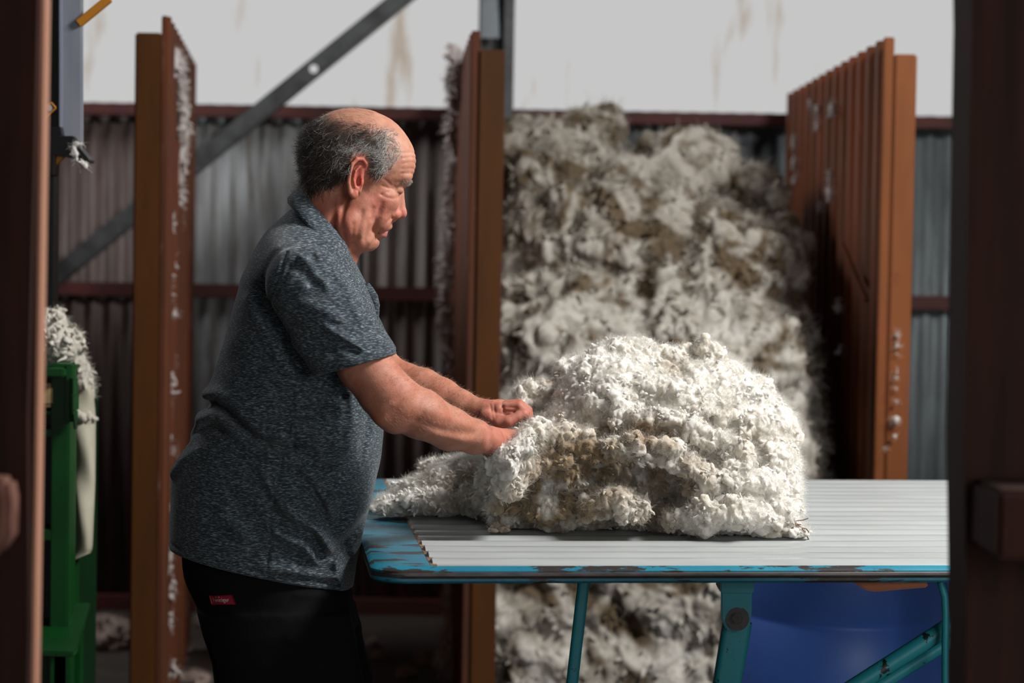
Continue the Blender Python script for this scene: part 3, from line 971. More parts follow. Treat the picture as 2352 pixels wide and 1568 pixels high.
shirt_rows = smooth_rows([(478, 672, 772, 56), (496, 650, 782, 74), (516, 626, 790, 98), (540, 605, 800, 130), (566, 590, 806, 168), (600, 575, 815, 198), (640, 560, 834, 204),
              (680, 548, 855, 206), (720, 536, 866, 206), (760, 524, 872, 207), (830, 504, 874, 208), (870, 490, 876, 210), (900, 479, 878, 212),
              (935, 475, 881, 214), (960, 464, 882, 217), (1000, 445, 881, 221), (1040, 422, 876, 222), (1070, 403, 870, 222), (1100, 396, 864, 221),
              (1140, 395, 855, 219), (1180, 395, 845, 216), (1220, 393, 833, 212), (1260, 392, 826, 208), (1300, 394, 818, 204), (1370, 397, 806, 198)])
torso_in = [(v, a + 46, c - 46, d - 46) for v, a, c, d, _ in shirt_rows if v < 1250] + [(1340, 440, 790, 170)]

FOLDS = [  # (polyline, width, amplitude): positive raises the cloth
    ([(476, 928), (505, 922), (538, 934), (572, 962), (606, 994), (650, 1014), (692, 1016)], 9, -21),
    ([(470, 955), (510, 945), (545, 962), (580, 992), (616, 1022), (660, 1040), (700, 1040)], 14, 13),
    ([(482, 902), (520, 900), (556, 914), (592, 946), (640, 984), (686, 998)], 15, 12),
    ([(450, 1000), (474, 968), (505, 955)], 12, 7), ([(440, 1010), (468, 985), (500, 972), (540, 985)], 7, -6),
    ([(404, 1080), (430, 1050), (470, 1028)], 12, 7),
    ([(612, 690), (648, 740), (690, 800), (712, 852)], 11, -12), ([(590, 690), (626, 752), (664, 812), (700, 866)], 15, 6),
    ([(690, 905), (668, 900), (640, 880)], 10, -6),
    ([(694, 890), (694, 930), (690, 972), (680, 1012), (658, 1110), (648, 1180), (640, 1250), (636, 1312)], 4, -4.5),
    ([(700, 945), (742, 940), (800, 905)], 12, -8), ([(696, 965), (735, 958), (790, 940)], 10, 7),
    ([(700, 975), (728, 1000), (764, 1020), (800, 1030)], 12, 10), ([(690, 1000), (706, 1030), (740, 1052), (770, 1060)], 11, -10),
    ([(632, 1070), (652, 1110), (680, 1150), (722, 1182), (756, 1206), (772, 1240)], 12, 13),
    ([(700, 1070), (730, 1100), (752, 1140), (764, 1190), (772, 1212)], 10, -14), ([(712, 1080), (748, 1110), (780, 1160)], 8, 6),
    ([(652, 1160), (690, 1190), (726, 1204), (748, 1236), (752, 1262)], 9, -9), ([(648, 1196), (690, 1222), (722, 1238), (744, 1268)], 10, 9),
    ([(650, 1222), (690, 1250), (716, 1270)], 8, -6), ([(640, 1282), (700, 1292), (760, 1304), (794, 1316)], 10, 5),
    ([(842, 1186), (812, 1220), (786, 1244), (778, 1262)], 10, -12), ([(800, 1150), (786, 1190), (778, 1228)], 16, -10),
    ([(764, 1210), (780, 1250), (792, 1300), (799, 1345)], 12, 10), ([(800, 1250), (806, 1290), (806, 1330)], 12, -10),
    ([(560, 1120), (600, 1180), (636, 1236)], 14, -5), ([(620, 1130), (644, 1180)], 10, 5),
    ([(540, 1160), (590, 1210)], 18, 4),
    ([(556, 640), (600, 650), (660, 640)], 25, 4),
    ([(395, 1236), (440, 1250), (520, 1268), (640, 1294), (796, 1328)], 2.5, -2.5),
    ([(820, 900), (822, 960), (812, 1020)], 9, 5), ([(852, 930), (850, 980), (838, 1040)], 7, -5), ([(778, 905), (764, 950)], 9, 5),
]
SFOLDS = [
    ([(688, 592), (676, 640), (650, 690), (644, 722)], 3.5, -4),
    ([(745, 566), (712, 600), (690, 640), (664, 690)], 3.5, -4),
    ([(722, 600), (756, 628), (780, 668)], 9, 6), ([(742, 596), (765, 640)], 8, -7), ([(700, 620), (730, 640), (748, 660)], 9, -5),
    ([(776, 752), (812, 774), (850, 796)], 8, 6), ([(770, 768), (806, 790), (845, 806)], 8, -5),
    ([(720, 700), (770, 716), (815, 745)], 12, 4), ([(700, 740), (740, 770), (790, 800)], 12, -4), ([(690, 790), (730, 812), (780, 826)], 10, 4),
    ([(712, 856), (780, 834), (842, 812), (904, 802)], 2.2, -1.2),
    ([(800, 640), (830, 690), (850, 740)], 8, 4),
]
# folds only live on the side of the cloth that faces the doorway and fade round the back


def fold_disp(q, folds, amp=1.0):
    d = np.zeros(len(q), np.float32)
    for pl, w, a in folds:
        s = seg2(q, pl)
        d += a * amp * np.exp(-(s / w) ** 2)
    return d


HEM0, HEMS = 1255.0, 0.222
sl_c = [pp(702, 652, 3.545, 92), pp(760, 745, 3.535, 92), pp(815, 838, 3.53, 97), pp(853, 905, 3.53, 97)]
fs_c = [pp(742, 655, 3.90, 84), pp(800, 770, 3.91, 80), pp(835, 832, 3.915, 80), pp(860, 890, 3.915, 80)]


def sq(q, wc, k):
    p = q.copy(); p[:, 2] = wc + (p[:, 2] - wc) * k; return p


def F_shirt(q):
    q = np.asarray(q, np.float32)
    d = loft(q, shirt_rows, 2.25)
    tr = cone(q, (698, 546, 60), (688, 616, 165), 36, 56)
    tr2 = cone(q, (698, 546, -60), (698, 616, -165), 36, 56)
    d = smin(smin(d, tr, 30), tr2, 30)
    fade = np.clip(q[:, 2] / 90 + 0.3, 0, 1)
    d = d - fold_disp(q, FOLDS, 1.45) * fade
    # long shallow wrinkles everywhere
    wv = vnoise(q * np.array([1, 1, 0.6]) + np.array([0, 0, 0]), 1 / 46.0, 5) - 0.5
    d = d - 5.0 * wv * (0.4 + 0.6 * fade)
    d = smax(d, (q[:, 1] - (HEM0 + (q[:, 0] - 393) * HEMS)) * 0.97, 4)
    q1 = sq(q, sl_c[0][2], 1.02)
    s = chain(q1, sl_c, 8) - fold_disp(q, SFOLDS, 1.35) * np.clip((q[:, 2] - 120) / 60, 0, 1)
    s = s - 3.0 * (vnoise(q, 1 / 30.0, 9) - 0.5)
    hx, hy, hw = pp(811, 838, 3.53)
    cut = (q[:, 0] - hx) * 0.266 + (q[:, 1] - hy) * 0.964 + 0.00022 * (q[:, 0] - hx) ** 2 - 4
    s = smax(s, cut, 3)
    inner = chain(q1, sl_c, 8) + 10
    s = np.maximum(s, -np.maximum(inner, -(cut + 26)))
    d = smin(d, s, 13)
    q2 = sq(q, fs_c[0][2], 1.0)
    s = chain(q2, fs_c, 8)
    cut2 = (q[:, 0] - fs_c[2][0]) * 0.35 + (q[:, 1] - fs_c[2][1]) * 0.93
    s = smax(s, cut2, 3)
    d = smin(d, s, 12)
    # neck opening: slanting plane
    op = cone(q, (748, 532, 0), (800, 430, 0), 80, 84)
    d = smax(d, -op, 5)
    return d


V, F = isosurface(F_shirt, (372, 440, -340), (940, 1380, 380), 3.6)
F = flip(F)
V = relax(V, F, 2, 0.5)
shirt = mk('shirt', SM.world(V), flip(F), M_shirt, person)


# ---- trousers
legn = [(1255, 425, 795, 180), (1300, 424, 797, 182), (1345, 441, 800, 186), (1400, 466, 813, 186)]


def F_tr(q):
    q = np.asarray(q, np.float32)
    pel = loft(q, [(1225, 415, 800, 185), (1300, 424, 797, 187), (1345, 441, 801, 188), (1400, 466, 812, 188), (1440, 478, 820, 180)], 2.4)
    d = pel
    for sgn in (1, -1):
        dx = 0 if sgn > 0 else 22
        L = loft(q, [(1390, 470 + dx, 810, 100, sgn * 92), (1440, 480 + dx, 819, 102, sgn * 96), (1500, 500 + dx, 832, 102, sgn * 98), (1568, 511 + dx, 848, 98, sgn * 100),
                     (1700, 545 + dx, 850, 90, sgn * 104), (1820, 580 + dx, 835, 78, sgn * 106), (2000, 588 + dx, 810, 76, sgn * 108),
                     (2150, 602 + dx, 795, 70, sgn * 108), (2290, 612 + dx, 792, 68, sgn * 108), (2340, 612 + dx, 800, 70, sgn * 108)], 2.3)
        d = smin(d, L, 14)
    d = d - 5 * (vnoise(q * np.array([1, 0.6, 1]), 1 / 50.0, 21) - 0.5) - fold_disp(q, [
        ([(700, 1345), (760, 1350), (800, 1362)], 7, 4), ([(430, 1320), (480, 1400), (520, 1500)], 10, 3), ([(690, 1440), (760, 1430), (815, 1450)], 14, 4),
        ([(460, 1335), (520, 1345), (560, 1380)], 8, 3)])
    return d


V, F = isosurface(F_tr, (395, 1215, -250), (900, 2350, 250), 6.0, slack=2.2)
V = relax(V, F, 1)
trousers = mk('trousers', SM.world(V), F, M_trous, person)
def F_boot(q, s):
    d = cone(q, (670, 2330, s), (672, 2365, s), 62, 60)
    d = smin(d, cone(q, (690, 2375, s), (860, 2392, s), 52, 46), 25)
    return np.maximum(d, q[:, 1] - 2398)


zfl = None
for s in (108, -108):
    V, F = isosurface(lambda q: F_boot(np.asarray(q, np.float32), s), (590, 2255, s - 90), (930, 2440, s + 90), 7)
    Pw = SM.world(V); Pw[:, 2] = np.maximum(Pw[:, 2], 0.001)
    mk('boot', Pw, F, M_boot, person)

# ---- body: head, neck, arms, hands and the trunk inside the shirt as one skin
HY = math.radians(9)        # head turned a little away from the doorway
HP = np.array([790.0, 0, 0.0])


def headq(q):
    p = q - np.array([790, 0, 0], np.float32)
    c, s = math.cos(HY), math.sin(HY)
    return np.stack([p[:, 0] * c - p[:, 2] * s + 790, q[:, 1], p[:, 0] * s + p[:, 2] * c], 1).astype(np.float32)


def F_head(q):
    d = ell(q, (823, 354, 0), (129, 105, 97), 12)
    d = smin(d, ell(q, (788, 366, 0), (96, 92, 96), 0), 12)
    d = smin(d, ell(q, (884, 372, 0), (68, 66, 72), 15), 18)
    d = smin(d, ell(q, (850, 455, 0), (66, 76, 66), 8), 18)                       # mid face
    m = q.copy(); m[:, 2] = np.abs(m[:, 2])
    d = smin(d, ell(m, (917, 411, 22), (27, 13, 33), -12), 10)                    # brow ridge
    d = smin(d, ell(m, (884, 462, 36), (30, 28, 25), 20), 15)                     # cheek bone
    d = smin(d, ell(m, (872, 505, 32), (24, 34, 22), 15), 13)                     # cheek by the mouth
    d = smin(d, ell(m, (812, 505, 52), (38, 56, 24), 24), 20)                     # jaw side
    d = smin(d, cone(m, (838, 548, 14), (795, 520, 58), 26, 30), 16)              # jaw line
    d = smin(d, cone(m, (850, 553, 0), (815, 552, 34), 22, 26), 10)               # jowls
    d = smin(d, ell(q, (868, 512, 0), (30, 34, 36), 20), 10)                      # round the mouth
    d = smin(d, ell(q, (847, 554, 0), (20, 22, 26), 20), 8)                       # chin
    d = smin(d, ell(m, (822, 548, 22), (34, 30, 34), 0), 12)                      # full throat
    # eye sockets, lids
    d = smax(d, -ell(m, (927, 438, 30), (16, 11, 17), -8), 9)
    d = smin(d, ell(m, (908, 438, 29), (17, 12.5, 17), -8), 4)
    d = smin(d, cone(m, (926, 424, 12), (905, 424, 46), 7.5, 5), 6)               # drooping upper lid fold
    d = smax(d, -cone(m, (930, 447, 18), (909, 445, 45), 1.6, 1.4), 2.4)          # closed lid line
    # nose
    n = cone(q, (921, 436, 0), (921, 478, 0), 8.0, 11.5)
    n = smin(n, ell(q, (921.5, 488, 0), (14, 13.5, 13)), 6)
    n = smin(n, cone(q, (905, 447, 0), (896, 492, 0), 15, 20), 8)
    n = smin(n, ell(m, (907.5, 492, 13), (13, 11, 8), 10), 4)
    d = smin(d, n, 5)
    d = smax(d, -ell(m, (911, 503.5, 8), (7, 4, 3.6), 10), 2)                     # nostrils
    d = smax(d, -chain(m, [(899, 479, 22, 1.5), (894, 490, 24, 2), (898, 500, 21, 1.5)]), 4)
    # lips
    up_ = chain(m, [(895, 519, 0, 7.5), (888, 520, 12, 7), (874, 524, 22, 4)])
    lo_ = chain(m, [(881, 537, 0, 9.0), (877, 537, 11, 8.5), (864, 535, 22, 5)])
    d = smin(d, up_, 5); d = smin(d, lo_, 5)
    d = smax(d, -chain(m, [(898, 530, 0, 1.6), (888, 529.5, 13, 1.6), (866, 531, 26, 1.8)]), 2.5)
    d = smax(d, -cone(m, (877, 550.5, 0), (868, 549, 14), 3.5, 2.0), 5)
    # folds of age, the same on both sides of the face
    side = np.clip((m[:, 2] - 14) / 12, 0, 1)
    for pl, w_, a_ in (([(896, 500), (884, 512), (872, 524), (864, 540), (862, 552)], 3.6, -3.4), ([(868, 548), (852, 532), (858, 510)], 5.0, -1.6),
                       ([(850, 482), (838, 515), (832, 552)], 5.5, -2.6), ([(826, 490), (816, 530), (812, 566)], 5.5, -2.6), ([(872, 470), (862, 492), (848, 508)], 4.5, -2.0),
                       ([(842, 500), (826, 545)], 5.5, 1.8), ([(878, 488), (872, 500)], 5, 1.6), ([(856, 540), (846, 560)], 6, 1.8),
                       ([(914, 452), (898, 459), (882, 457), (870, 450)], 3.0, -2.2), ([(896, 436), (884, 434), (870, 430)], 2.2, -1.6), ([(894, 443), (880, 446), (868, 452)], 2.2, -1.5),
                       ([(894, 430), (884, 420), (874, 414)], 2.2, -1.2), ([(884, 538), (872, 533), (866, 527)], 3.0, -1.5)):
        d = d - a_ * np.exp(-(seg2(q, pl) / w_) ** 2) * side
    for y0, y1, y2 in ((350, 352, 356), (362, 362, 368), (376, 374, 380), (388, 388, 392), (400, 399, 402)):
        d = d + 1.7 * np.exp(-(seg2(q, [(960, y0), (942, y1), (916, y2)]) / 2.0) ** 2)
    d = d - 1.6 * (vnoise(q, 1 / 13.0, 4) - 0.5)
    # ear
    ew = 92.0; m = m.copy(); m[:, 0] += 11; m[:, 1] -= 5
    e = ell(m, (821, 411, ew), (17, 44, 6.5), 14)
    e = smax(e, -ell(m, (825, 400, ew + 9), (9, 26, 7), 14), 3)
    e = smin(e, chain(m, [(842, 391, ew - 2, 4.0), (844, 380, ew + 3, 4.2), (836, 369, ew + 7, 4.6), (823, 369, ew + 11, 4.8), (811, 382, ew + 14, 4.8), (805, 402, ew + 14, 4.8),
                          (803.5, 424, ew + 11, 4.8), (807, 444, ew + 7, 5.4), (815, 453, ew + 4, 6.2)], 1.5), 2.5)
    e = smin(e, ell(m, (817, 447, ew + 4), (10, 11, 6)), 3)
    e = smin(e, chain(m, [(831, 383, ew + 4, 2.6), (820, 396, ew + 8, 3.0), (815, 414, ew + 8, 3.2), (819, 432, ew + 5, 3.2), (826, 437, ew + 3, 3.2)], 1), 2)
    e = smin(e, ell(m, (833, 421, ew - 1), (6, 9, 6), 10), 4)
    e = smax(e, -ell(m, (826, 419, ew + 4), (5.5, 11, 8), 10), 2.5)
    e = smin(e, cone(m, (836, 395, ew - 16), (826, 436, ew - 18), 10, 10), 8)
    d = smin(d, e, 3.5)
    return d


def F_hand_far(q):
    # left hand, thumb side towards the doorway, fingers tucked into the wool
    f = lambda *a: pp(*a)
    d = cone(q, f(1092, 944, 3.845, 29), f(1124, 946, 3.84, 27)[:4], 29, 27)
    pal = chain(q, [f(1116, 944, 3.835, 26), f(1150, 947, 3.825, 24), f(1172, 944, 3.82, 19)], 4)
    pal = smin(pal, chain(q, [f(1112, 942, 3.865, 24), f(1146, 938, 3.875, 21), f(1172, 936, 3.88, 17)], 4), 14)
    d = smin(d, pal, 10)
    for i, (dy, dd, ln) in enumerate(((0, 0.0, 1.0), (-5, 0.021, 1.06), (-6, 0.041, 1.0), (-3, 0.059, 0.85))):
        fi = chain(q, [f(1164, 938 + dy, 3.815 + dd, 13.5), f(1164 + 27 * ln, 933 + dy, 3.812 + dd, 11.5), f(1164 + 46 * ln, 947 + dy, 3.812 + dd, 10.5), f(1164 + 50 * ln, 966 + dy, 3.815 + dd, 9.0)], 1.5)
        d = smin(d, fi, 4.5)
    th = chain(q, [f(1118, 958, 3.815, 20), f(1144, 970, 3.80, 16.5), f(1166, 968, 3.795, 14), f(1190, 956, 3.80, 11.5), f(1203, 950, 3.802, 10)], 3)
    d = smin(d, th, 7)
    for x, y, x2, y2 in ((1126, 930, 1132, 962), (1134, 930, 1138, 958), (1150, 935, 1186, 936), (1156, 944, 1180, 946), (1152, 926, 1158, 950)):
        a, b_ = f(x, y, 3.79), f(x2, y2, 3.79)
        g = seg2(q, [(a[0], a[1]), (b_[0], b_[1])])
        d = d + 2.2 * np.exp(-(g / 2.6) ** 2)
    return d


def F_hand_near(q):
    f = lambda x, y, D, r=None: pp(x, y, D + 0.06 + 0.0011 * (x - 1122), r)
    d = cone(q, f(1122, 1010, 3.645, 32)[:3], f(1150, 1018, 3.65, 29)[:3], 31, 28)
    pal = chain(q, [f(1140, 1018, 3.645, 26), f(1172, 1036, 3.65, 24), f(1196, 1050, 3.655, 18)], 4)
    pal = smin(pal, chain(q, [f(1136, 1020, 3.675, 26), f(1166, 1042, 3.70, 22), f(1188, 1058, 3.71, 17)], 4), 14)
    pal = smin(pal, chain(q, [f(1126, 1030, 3.66, 22), f(1140, 1054, 3.675, 18)], 4), 10)
    d = smin(d, pal, 10)
    for dy, dd, ln in ((-6, -0.012, 0.95), (0, 0.010, 1.05), (6, 0.032, 1.0), (14, 0.052, 0.8)):
        fi = chain(q, [f(1186, 1046 + dy, 3.65 + dd, 13.5), f(1186 + 32 * ln, 1058 + dy, 3.65 + dd, 12), f(1186 + 54 * ln, 1076 + dy, 3.652 + dd, 10.5), f(1186 + 64 * ln, 1096 + dy, 3.655 + dd, 9)], 1.5)
        d = smin(d, fi, 4.5)
    th = chain(q, [f(1132, 1000, 3.645, 20), f(1158, 1000, 3.65, 16), f(1184, 1000, 3.655, 13.5), f(1208, 1010, 3.66, 11)], 3)
    return smin(d, th, 7)


def F_body(q):
    q = np.asarray(q, np.float32)
    d = loft(q, torso_in, 2.25)
    neck = q.copy()
    nk = cone(sq(neck, 0, 1.12), (762, 425, 0), (742, 560, 0), 70, 86)
    nk = smin(nk, cone(q, (790, 520, 0), (765, 600, 0), 46, 46), 20)
    d = smin(d, nk, 20)
    d = smin(d, chain(q, near_arm, 14), 24)
    d = smin(d, chain(q, far_arm, 14), 24)
    m = (q[:, 1] < 640)
    if m.any():
        hd = np.full(len(q), 1e3, np.float32); hq = headq(q[m])
        h0 = F_head(hq)
        d2 = d.copy(); d2[m] = smin(d[m], h0, 11)
        # neck tendons and nape
        qq = q[m]
        for pl, w, a in (([(800, 455), (792, 510), (800, 570)], 6, -3.0), ([(770, 470), (768, 520), (780, 570)], 8, -2.5), ([(785, 460), (780, 520), (790, 575)], 7, 2.5),
                         ([(735, 490), (745, 540)], 9, -2), ([(818, 520), (814, 560)], 5, -2.5)):
            d2[m] -= a * np.exp(-(seg2(qq, pl) / w) ** 2) * (qq[:, 2] > 0)
        d = d2
    # forearm modelling on the doorway side
    near = q[:, 2] > 60
    el = pp(884, 952, 3.50, 30)
    d = smin(d, cone(q, el[:3], pp(905, 966, 3.51)[:3], 27, 27), 18)
    for pl, w, a in (([(905, 955), (935, 930), (960, 905)], 16, -3.0), ([(960, 965), (1020, 990), (1080, 1000)], 9, -2.6), ([(985, 940), (1050, 968), (1110, 990)], 12, 2.6),
                     ([(880, 940), (905, 925)], 8, 2.5), ([(1000, 1000), (1060, 1012), (1110, 1014)], 12, 3.0), ([(1118, 985), (1128, 1040)], 8, -2.0)):
        f_ = [pp(x, y, 3.53)[:2] for x, y in pl]
        d = d - a * np.exp(-(seg2(q, f_) / w) ** 2) * near
    m = (q[:, 0] > 1040)
    if m.any():
        t = d[m]; hq = q[m]
        t = smin(t, F_hand_far(hq), 9); t = smin(t, F_hand_near(hq), 9)
        d[m] = t
    return d


V, F = isosurface(F_body, (420, 232, -310), (1250, 1330, 345), 2.6, slack=1.9)
V = relax(V, F, 1, 0.4)
Nl = vnormals(V, F)
# skin colouring: ruddy neck with painted shade, ears, nose and cheeks, paler bald scalp, grey stubble under the hair
hq = headq(V.astype(np.float32))
u, v, w = hq[:, 0], hq[:, 1], np.abs(hq[:, 2])


def sm(x, a, b): return np.clip((x - a) / (b - a), 0, 1) ** 2 * (3 - 2 * np.clip((x - a) / (b - a), 0, 1))


base = np.tile(np.array([0.44, 0.195, 0.13]), (len(V), 1))
ruddy = np.array([0.46, 0.125, 0.085])


def blend(mask, c):
    global base
    base = base * (1 - mask[:, None]) + np.asarray(c) * mask[:, None]


ishead = (V[:, 1] < 600) & (V[:, 0] < 980)
blend(ishead * sm(v, 440, 470) * sm(-u, -850, -780) * 0.75, (0.37, 0.115, 0.075))  # red of the neck, deepened further to paint in its shadow
blend(ishead * np.exp(-((u - 868) / 32) ** 2 - ((v - 475) / 30) ** 2) * 0.75, (0.50, 0.15, 0.11))
blend(ishead * np.exp(-((u - 922) / 16) ** 2 - ((v - 488) / 16) ** 2) * 0.7, (0.52, 0.17, 0.135))
blend(ishead * sm(-v, -420, -380) * 0.5, (0.52, 0.28, 0.20))
ear_m = ishead * np.exp(-((u - 822) / 22) ** 4 - ((v - 412) / 50) ** 4) * (w > 88)
blend(ear_m * 0.85, (0.52, 0.115, 0.085))
blend(ishead * np.exp(-((u - 884) / 18) ** 2 - ((v - 533) / 11) ** 2) * (w < 24) * 0.6, (0.47, 0.15, 0.13))
# where hair grows
edge_n = (fbm(V, 1 / 22.0, 3, 3) - 0.5) * 26
# boundary of the bald crown, seen from the side
crown = np.interp(u, [690, 720, 760, 800, 850, 885, 905, 925], [300, 296, 306, 316, 326, 330, 336, 352]) - 62 * np.clip((w < 60), 0, 0)
low = np.interp(u, [690, 720, 760, 800, 815, 850, 872, 900, 925], [455, 440, 428, 405, 366, 408, 408, 380, 352])
grow = sm(v + edge_n * 0.7, crown - 46, crown + 16) * sm(low - v + edge_n * 0.4, -9, 7) * sm(-u + edge_n * .4, -925, -898)
grow = np.maximum(grow, sm(-u, -772, -700) * sm(low - v, -9, 7) * sm(v, 262, 285))
grow = grow * ishead * (1 - (ear_m > 0.2))
blend(grow * 0.85 * sm(-u, -900, -860), (0.045, 0.036, 0.032))
blend(grow * 0.6 * (1 - sm(-u, -900, -860)), (0.30, 0.22, 0.18))
armm = (V[:, 0] > 860) & (V[:, 1] > 700)
blend(armm * np.clip(fbm(V, 1 / 40.0, 2, 8) * 2 - 0.75, 0, 1) * 0.6, (0.44, 0.15, 0.095))
handm = (V[:, 0] > 1110) & (V[:, 1] > 800)
blend(handm * 0.45, (0.46, 0.155, 0.12))
blotch = fbm(V, 1 / 9.0, 3, 14)
base = base * (0.86 + 0.28 * blotch[:, None])
body = mk('body', SM.world(V), F, M_skin, person, col=base)
bodyN = Nl


# ---- hair strands
def strands(roots, dirs, length, rad, cols, curl, seed, segs=6):
    """thin three-sided tubes; roots, dirs in local pixels"""
    r = np.random.default_rng(seed); n = len(roots)
    P = np.zeros((n, segs + 1, 3)); P[:, 0] = roots; d = dirs.copy()
    ph = r.uniform(0, 6.28, n); ax = r.normal(size=(n, 3))
    for s in range(segs):
        d = d + curl[:, None] * np.cross(d, ax) * 0.30 + r.normal(size=(n, 3)) * 0.06
        d /= np.linalg.norm(d, axis=1, keepdims=True)
        P[:, s + 1] = P[:, s] + d * (length / segs)[:, None]
    T = np.gradient(P, axis=1); T /= np.maximum(np.linalg.norm(T, axis=2, keepdims=True), 1e-6)
    ref = np.cross(T, np.array([0.31, 0.2, 0.93])); ref /= np.maximum(np.linalg.norm(ref, axis=2, keepdims=True), 1e-6)
    bt = np.cross(T, ref)
    tap = np.linspace(1, 0.35, segs + 1)[None, :, None]
    rings = [P + (math.cos(a) * ref + math.sin(a) * bt) * rad[:, None, None] * tap for a in (0, 2.094, 4.188)]
    Vv = np.stack(rings, 2).reshape(-1, 3)
    base_i = (np.arange(n) * (segs + 1) * 3)[:, None]
    f = []
    for s in range(segs):
        for k in range(3):
            k2 = (k + 1) % 3
            f.append(np.concatenate([base_i + s * 3 + k, base_i + s * 3 + k2, base_i + (s + 1) * 3 + k2, base_i + (s + 1) * 3 + k], 1))
    Ff = np.concatenate(f)
    C = np.repeat(cols, (segs + 1) * 3, axis=0)
    return Vv, Ff, C


cand = np.flatnonzero((grow > 0.12))
pr_ = grow[cand] * np.where(hq[cand, 0] > 885, 0.55, 1.0)
sel = rng.choice(cand, 21000, p=pr_ / pr_.sum())
R_ = V[sel] + rng.normal(size=(len(sel), 3)) * 1.0
nn = Nl[sel]
hu, hv = hq[sel, 0], hq[sel, 1]
flow = np.stack([np.interp(hu, [690, 760, 830, 900], [-0.35, -0.75, -0.9, -0.75]), np.interp(hu, [690, 740, 830, 900], [1.0, 0.75, 0.35, 0.5]), np.zeros(len(sel))], 1)
sw = (fbm(V[sel], 1 / 26.0, 2, 31) - 0.5) * 3.0
flow = np.stack([flow[:, 0] * np.cos(sw) - flow[:, 1] * np.sin(sw), flow[:, 0] * np.sin(sw) + flow[:, 1] * np.cos(sw), flow[:, 2]], 1)
flow -= nn * (flow * nn).sum(1, keepdims=True)
dirs = flow + nn * 0.10; dirs /= np.linalg.norm(dirs, axis=1, keepdims=True)
g_ = rng.random(len(sel))
clump = fbm(V[sel], 1 / 14.0, 2, 77)
white = np.clip(0.05 + 1.0 * sm(hu, 845, 890) + 0.75 * np.exp(-((hu - 850) / 45) ** 2 - ((hv - 355) / 16) ** 2) + 0.75 * np.exp(-((hu - 806) / 38) ** 2 - ((hv - 352) / 18) ** 2)
                + 0.7 * sm(-hu, -712, -695) * sm(hv, 385, 420) + 0.9 * (clump - 0.54) * (hv > 300), 0.04, 1)
iswh = g_ < white * 0.85
cols = np.where(iswh[:, None], np.array([0.62, 0.60, 0.57]) * rng.uniform(0.6, 1.15, (len(sel), 1)), np.array([0.050, 0.040, 0.034]) * rng.uniform(0.5, 2.2, (len(sel), 1)))
ln = np.interp(hu, [690, 730, 800, 900], [30, 34, 26, 17]) * rng.uniform(0.6, 1.2, len(sel)) * np.where(hv < 300, 0.75, 1)
hv_, hf_, hc_ = strands(R_, dirs, ln, np.full(len(sel), 0.32), cols, rng.uniform(-1.0, 1.0, len(sel)) * 0.75, 3)
# fine wisps over the crown, eyebrow and lashes
cr = np.flatnonzero(ishead & (v < 300) & (u < 860) & (w < 80))
s2 = rng.choice(cr, 500)
f2 = np.tile([-0.95, 0.1, 0.1], (len(s2), 1)); f2 -= Nl[s2] * (f2 * Nl[s2]).sum(1, keepdims=True)
d2 = f2 + Nl[s2] * 0.07; d2 /= np.linalg.norm(d2, axis=1, keepdims=True)
a2 = strands(V[s2], d2, rng.uniform(8, 20, len(s2)), np.full(len(s2), 0.2), np.tile([0.35, 0.31, 0.28], (len(s2), 1)), rng.uniform(-.4, .4, len(s2)), 4)
bw = np.flatnonzero(ishead & (np.abs(v - 416 - (940 - u) * 0.05) < 4) & (u > 900) & (w < 52) & (w > 8))
s3 = rng.choice(bw, 420)
d3 = np.stack([rng.uniform(-.2, .6, 420), rng.uniform(0.2, 0.9, 420), rng.uniform(-.4, .4, 420)], 1) + Nl[s3] * 0.35; d3 /= np.linalg.norm(d3, axis=1, keepdims=True)
a3 = strands(V[s3], d3, rng.uniform(4, 8, 420), np.full(420, 0.26), np.tile([0.30, 0.23, 0.18], (420, 1)) * rng.uniform(.5, 1.4, (420, 1)), rng.uniform(-.5, .5, 420), 5)
allV, allF, allC, off = [], [], [], 0
for a, f, c in ((hv_, hf_, hc_), a2):
    allV.append(a); allF.append(f + off); allC.append(c); off += len(a)
mk('hair', SM.world(np.concatenate(allV)), np.concatenate(allF), M_hair, person, col=np.concatenate(allC))
mk('eyebrow', SM.world(a3[0]), a3[1], M_hair, person, col=a3[2])
# short hairs on the forearms
fa = np.flatnonzero((V[:, 0] > 900) & (V[:, 0] < 1130) & (V[:, 1] > 780) & (Nl[:, 1] < 0.5))
s4 = rng.choice(fa, 2600)
d4 = np.array([0.7, 0.25, 0]) + Nl[s4] * 0.75 + rng.normal(size=(2600, 3)) * 0.2; d4 /= np.linalg.norm(d4, axis=1, keepdims=True)
a4 = strands(V[s4], d4, rng.uniform(5, 11, 2600), np.full(2600, 0.17), np.tile([0.50, 0.34, 0.24], (2600, 1)), rng.uniform(-.4, .4, 2600), 6, 3)
mk('arm_hair', SM.world(a4[0]), a4[1], M_hair, person, col=a4[2])

# ---- collar, folded over, and button placket
def collar_ring(du, dv, ra, rw, lift, n=72):
    """ring round the neck; slanted from nape down to the throat"""
    ax = np.array([0.69, 0.72, 0.0]); pts = []
    for k in range(n + 1):
        a = math.radians(15 + 330 * k / n)      # opening at the throat
        p = np.array([743 + du, 527 + dv, 0]) + ax * math.cos(a) * ra + np.array([0, 0, 1.0]) * math.sin(a) * rw
        p[1] -= lift * (0.5 - 0.5 * math.cos(a))
        pts.append(p)
    return pts


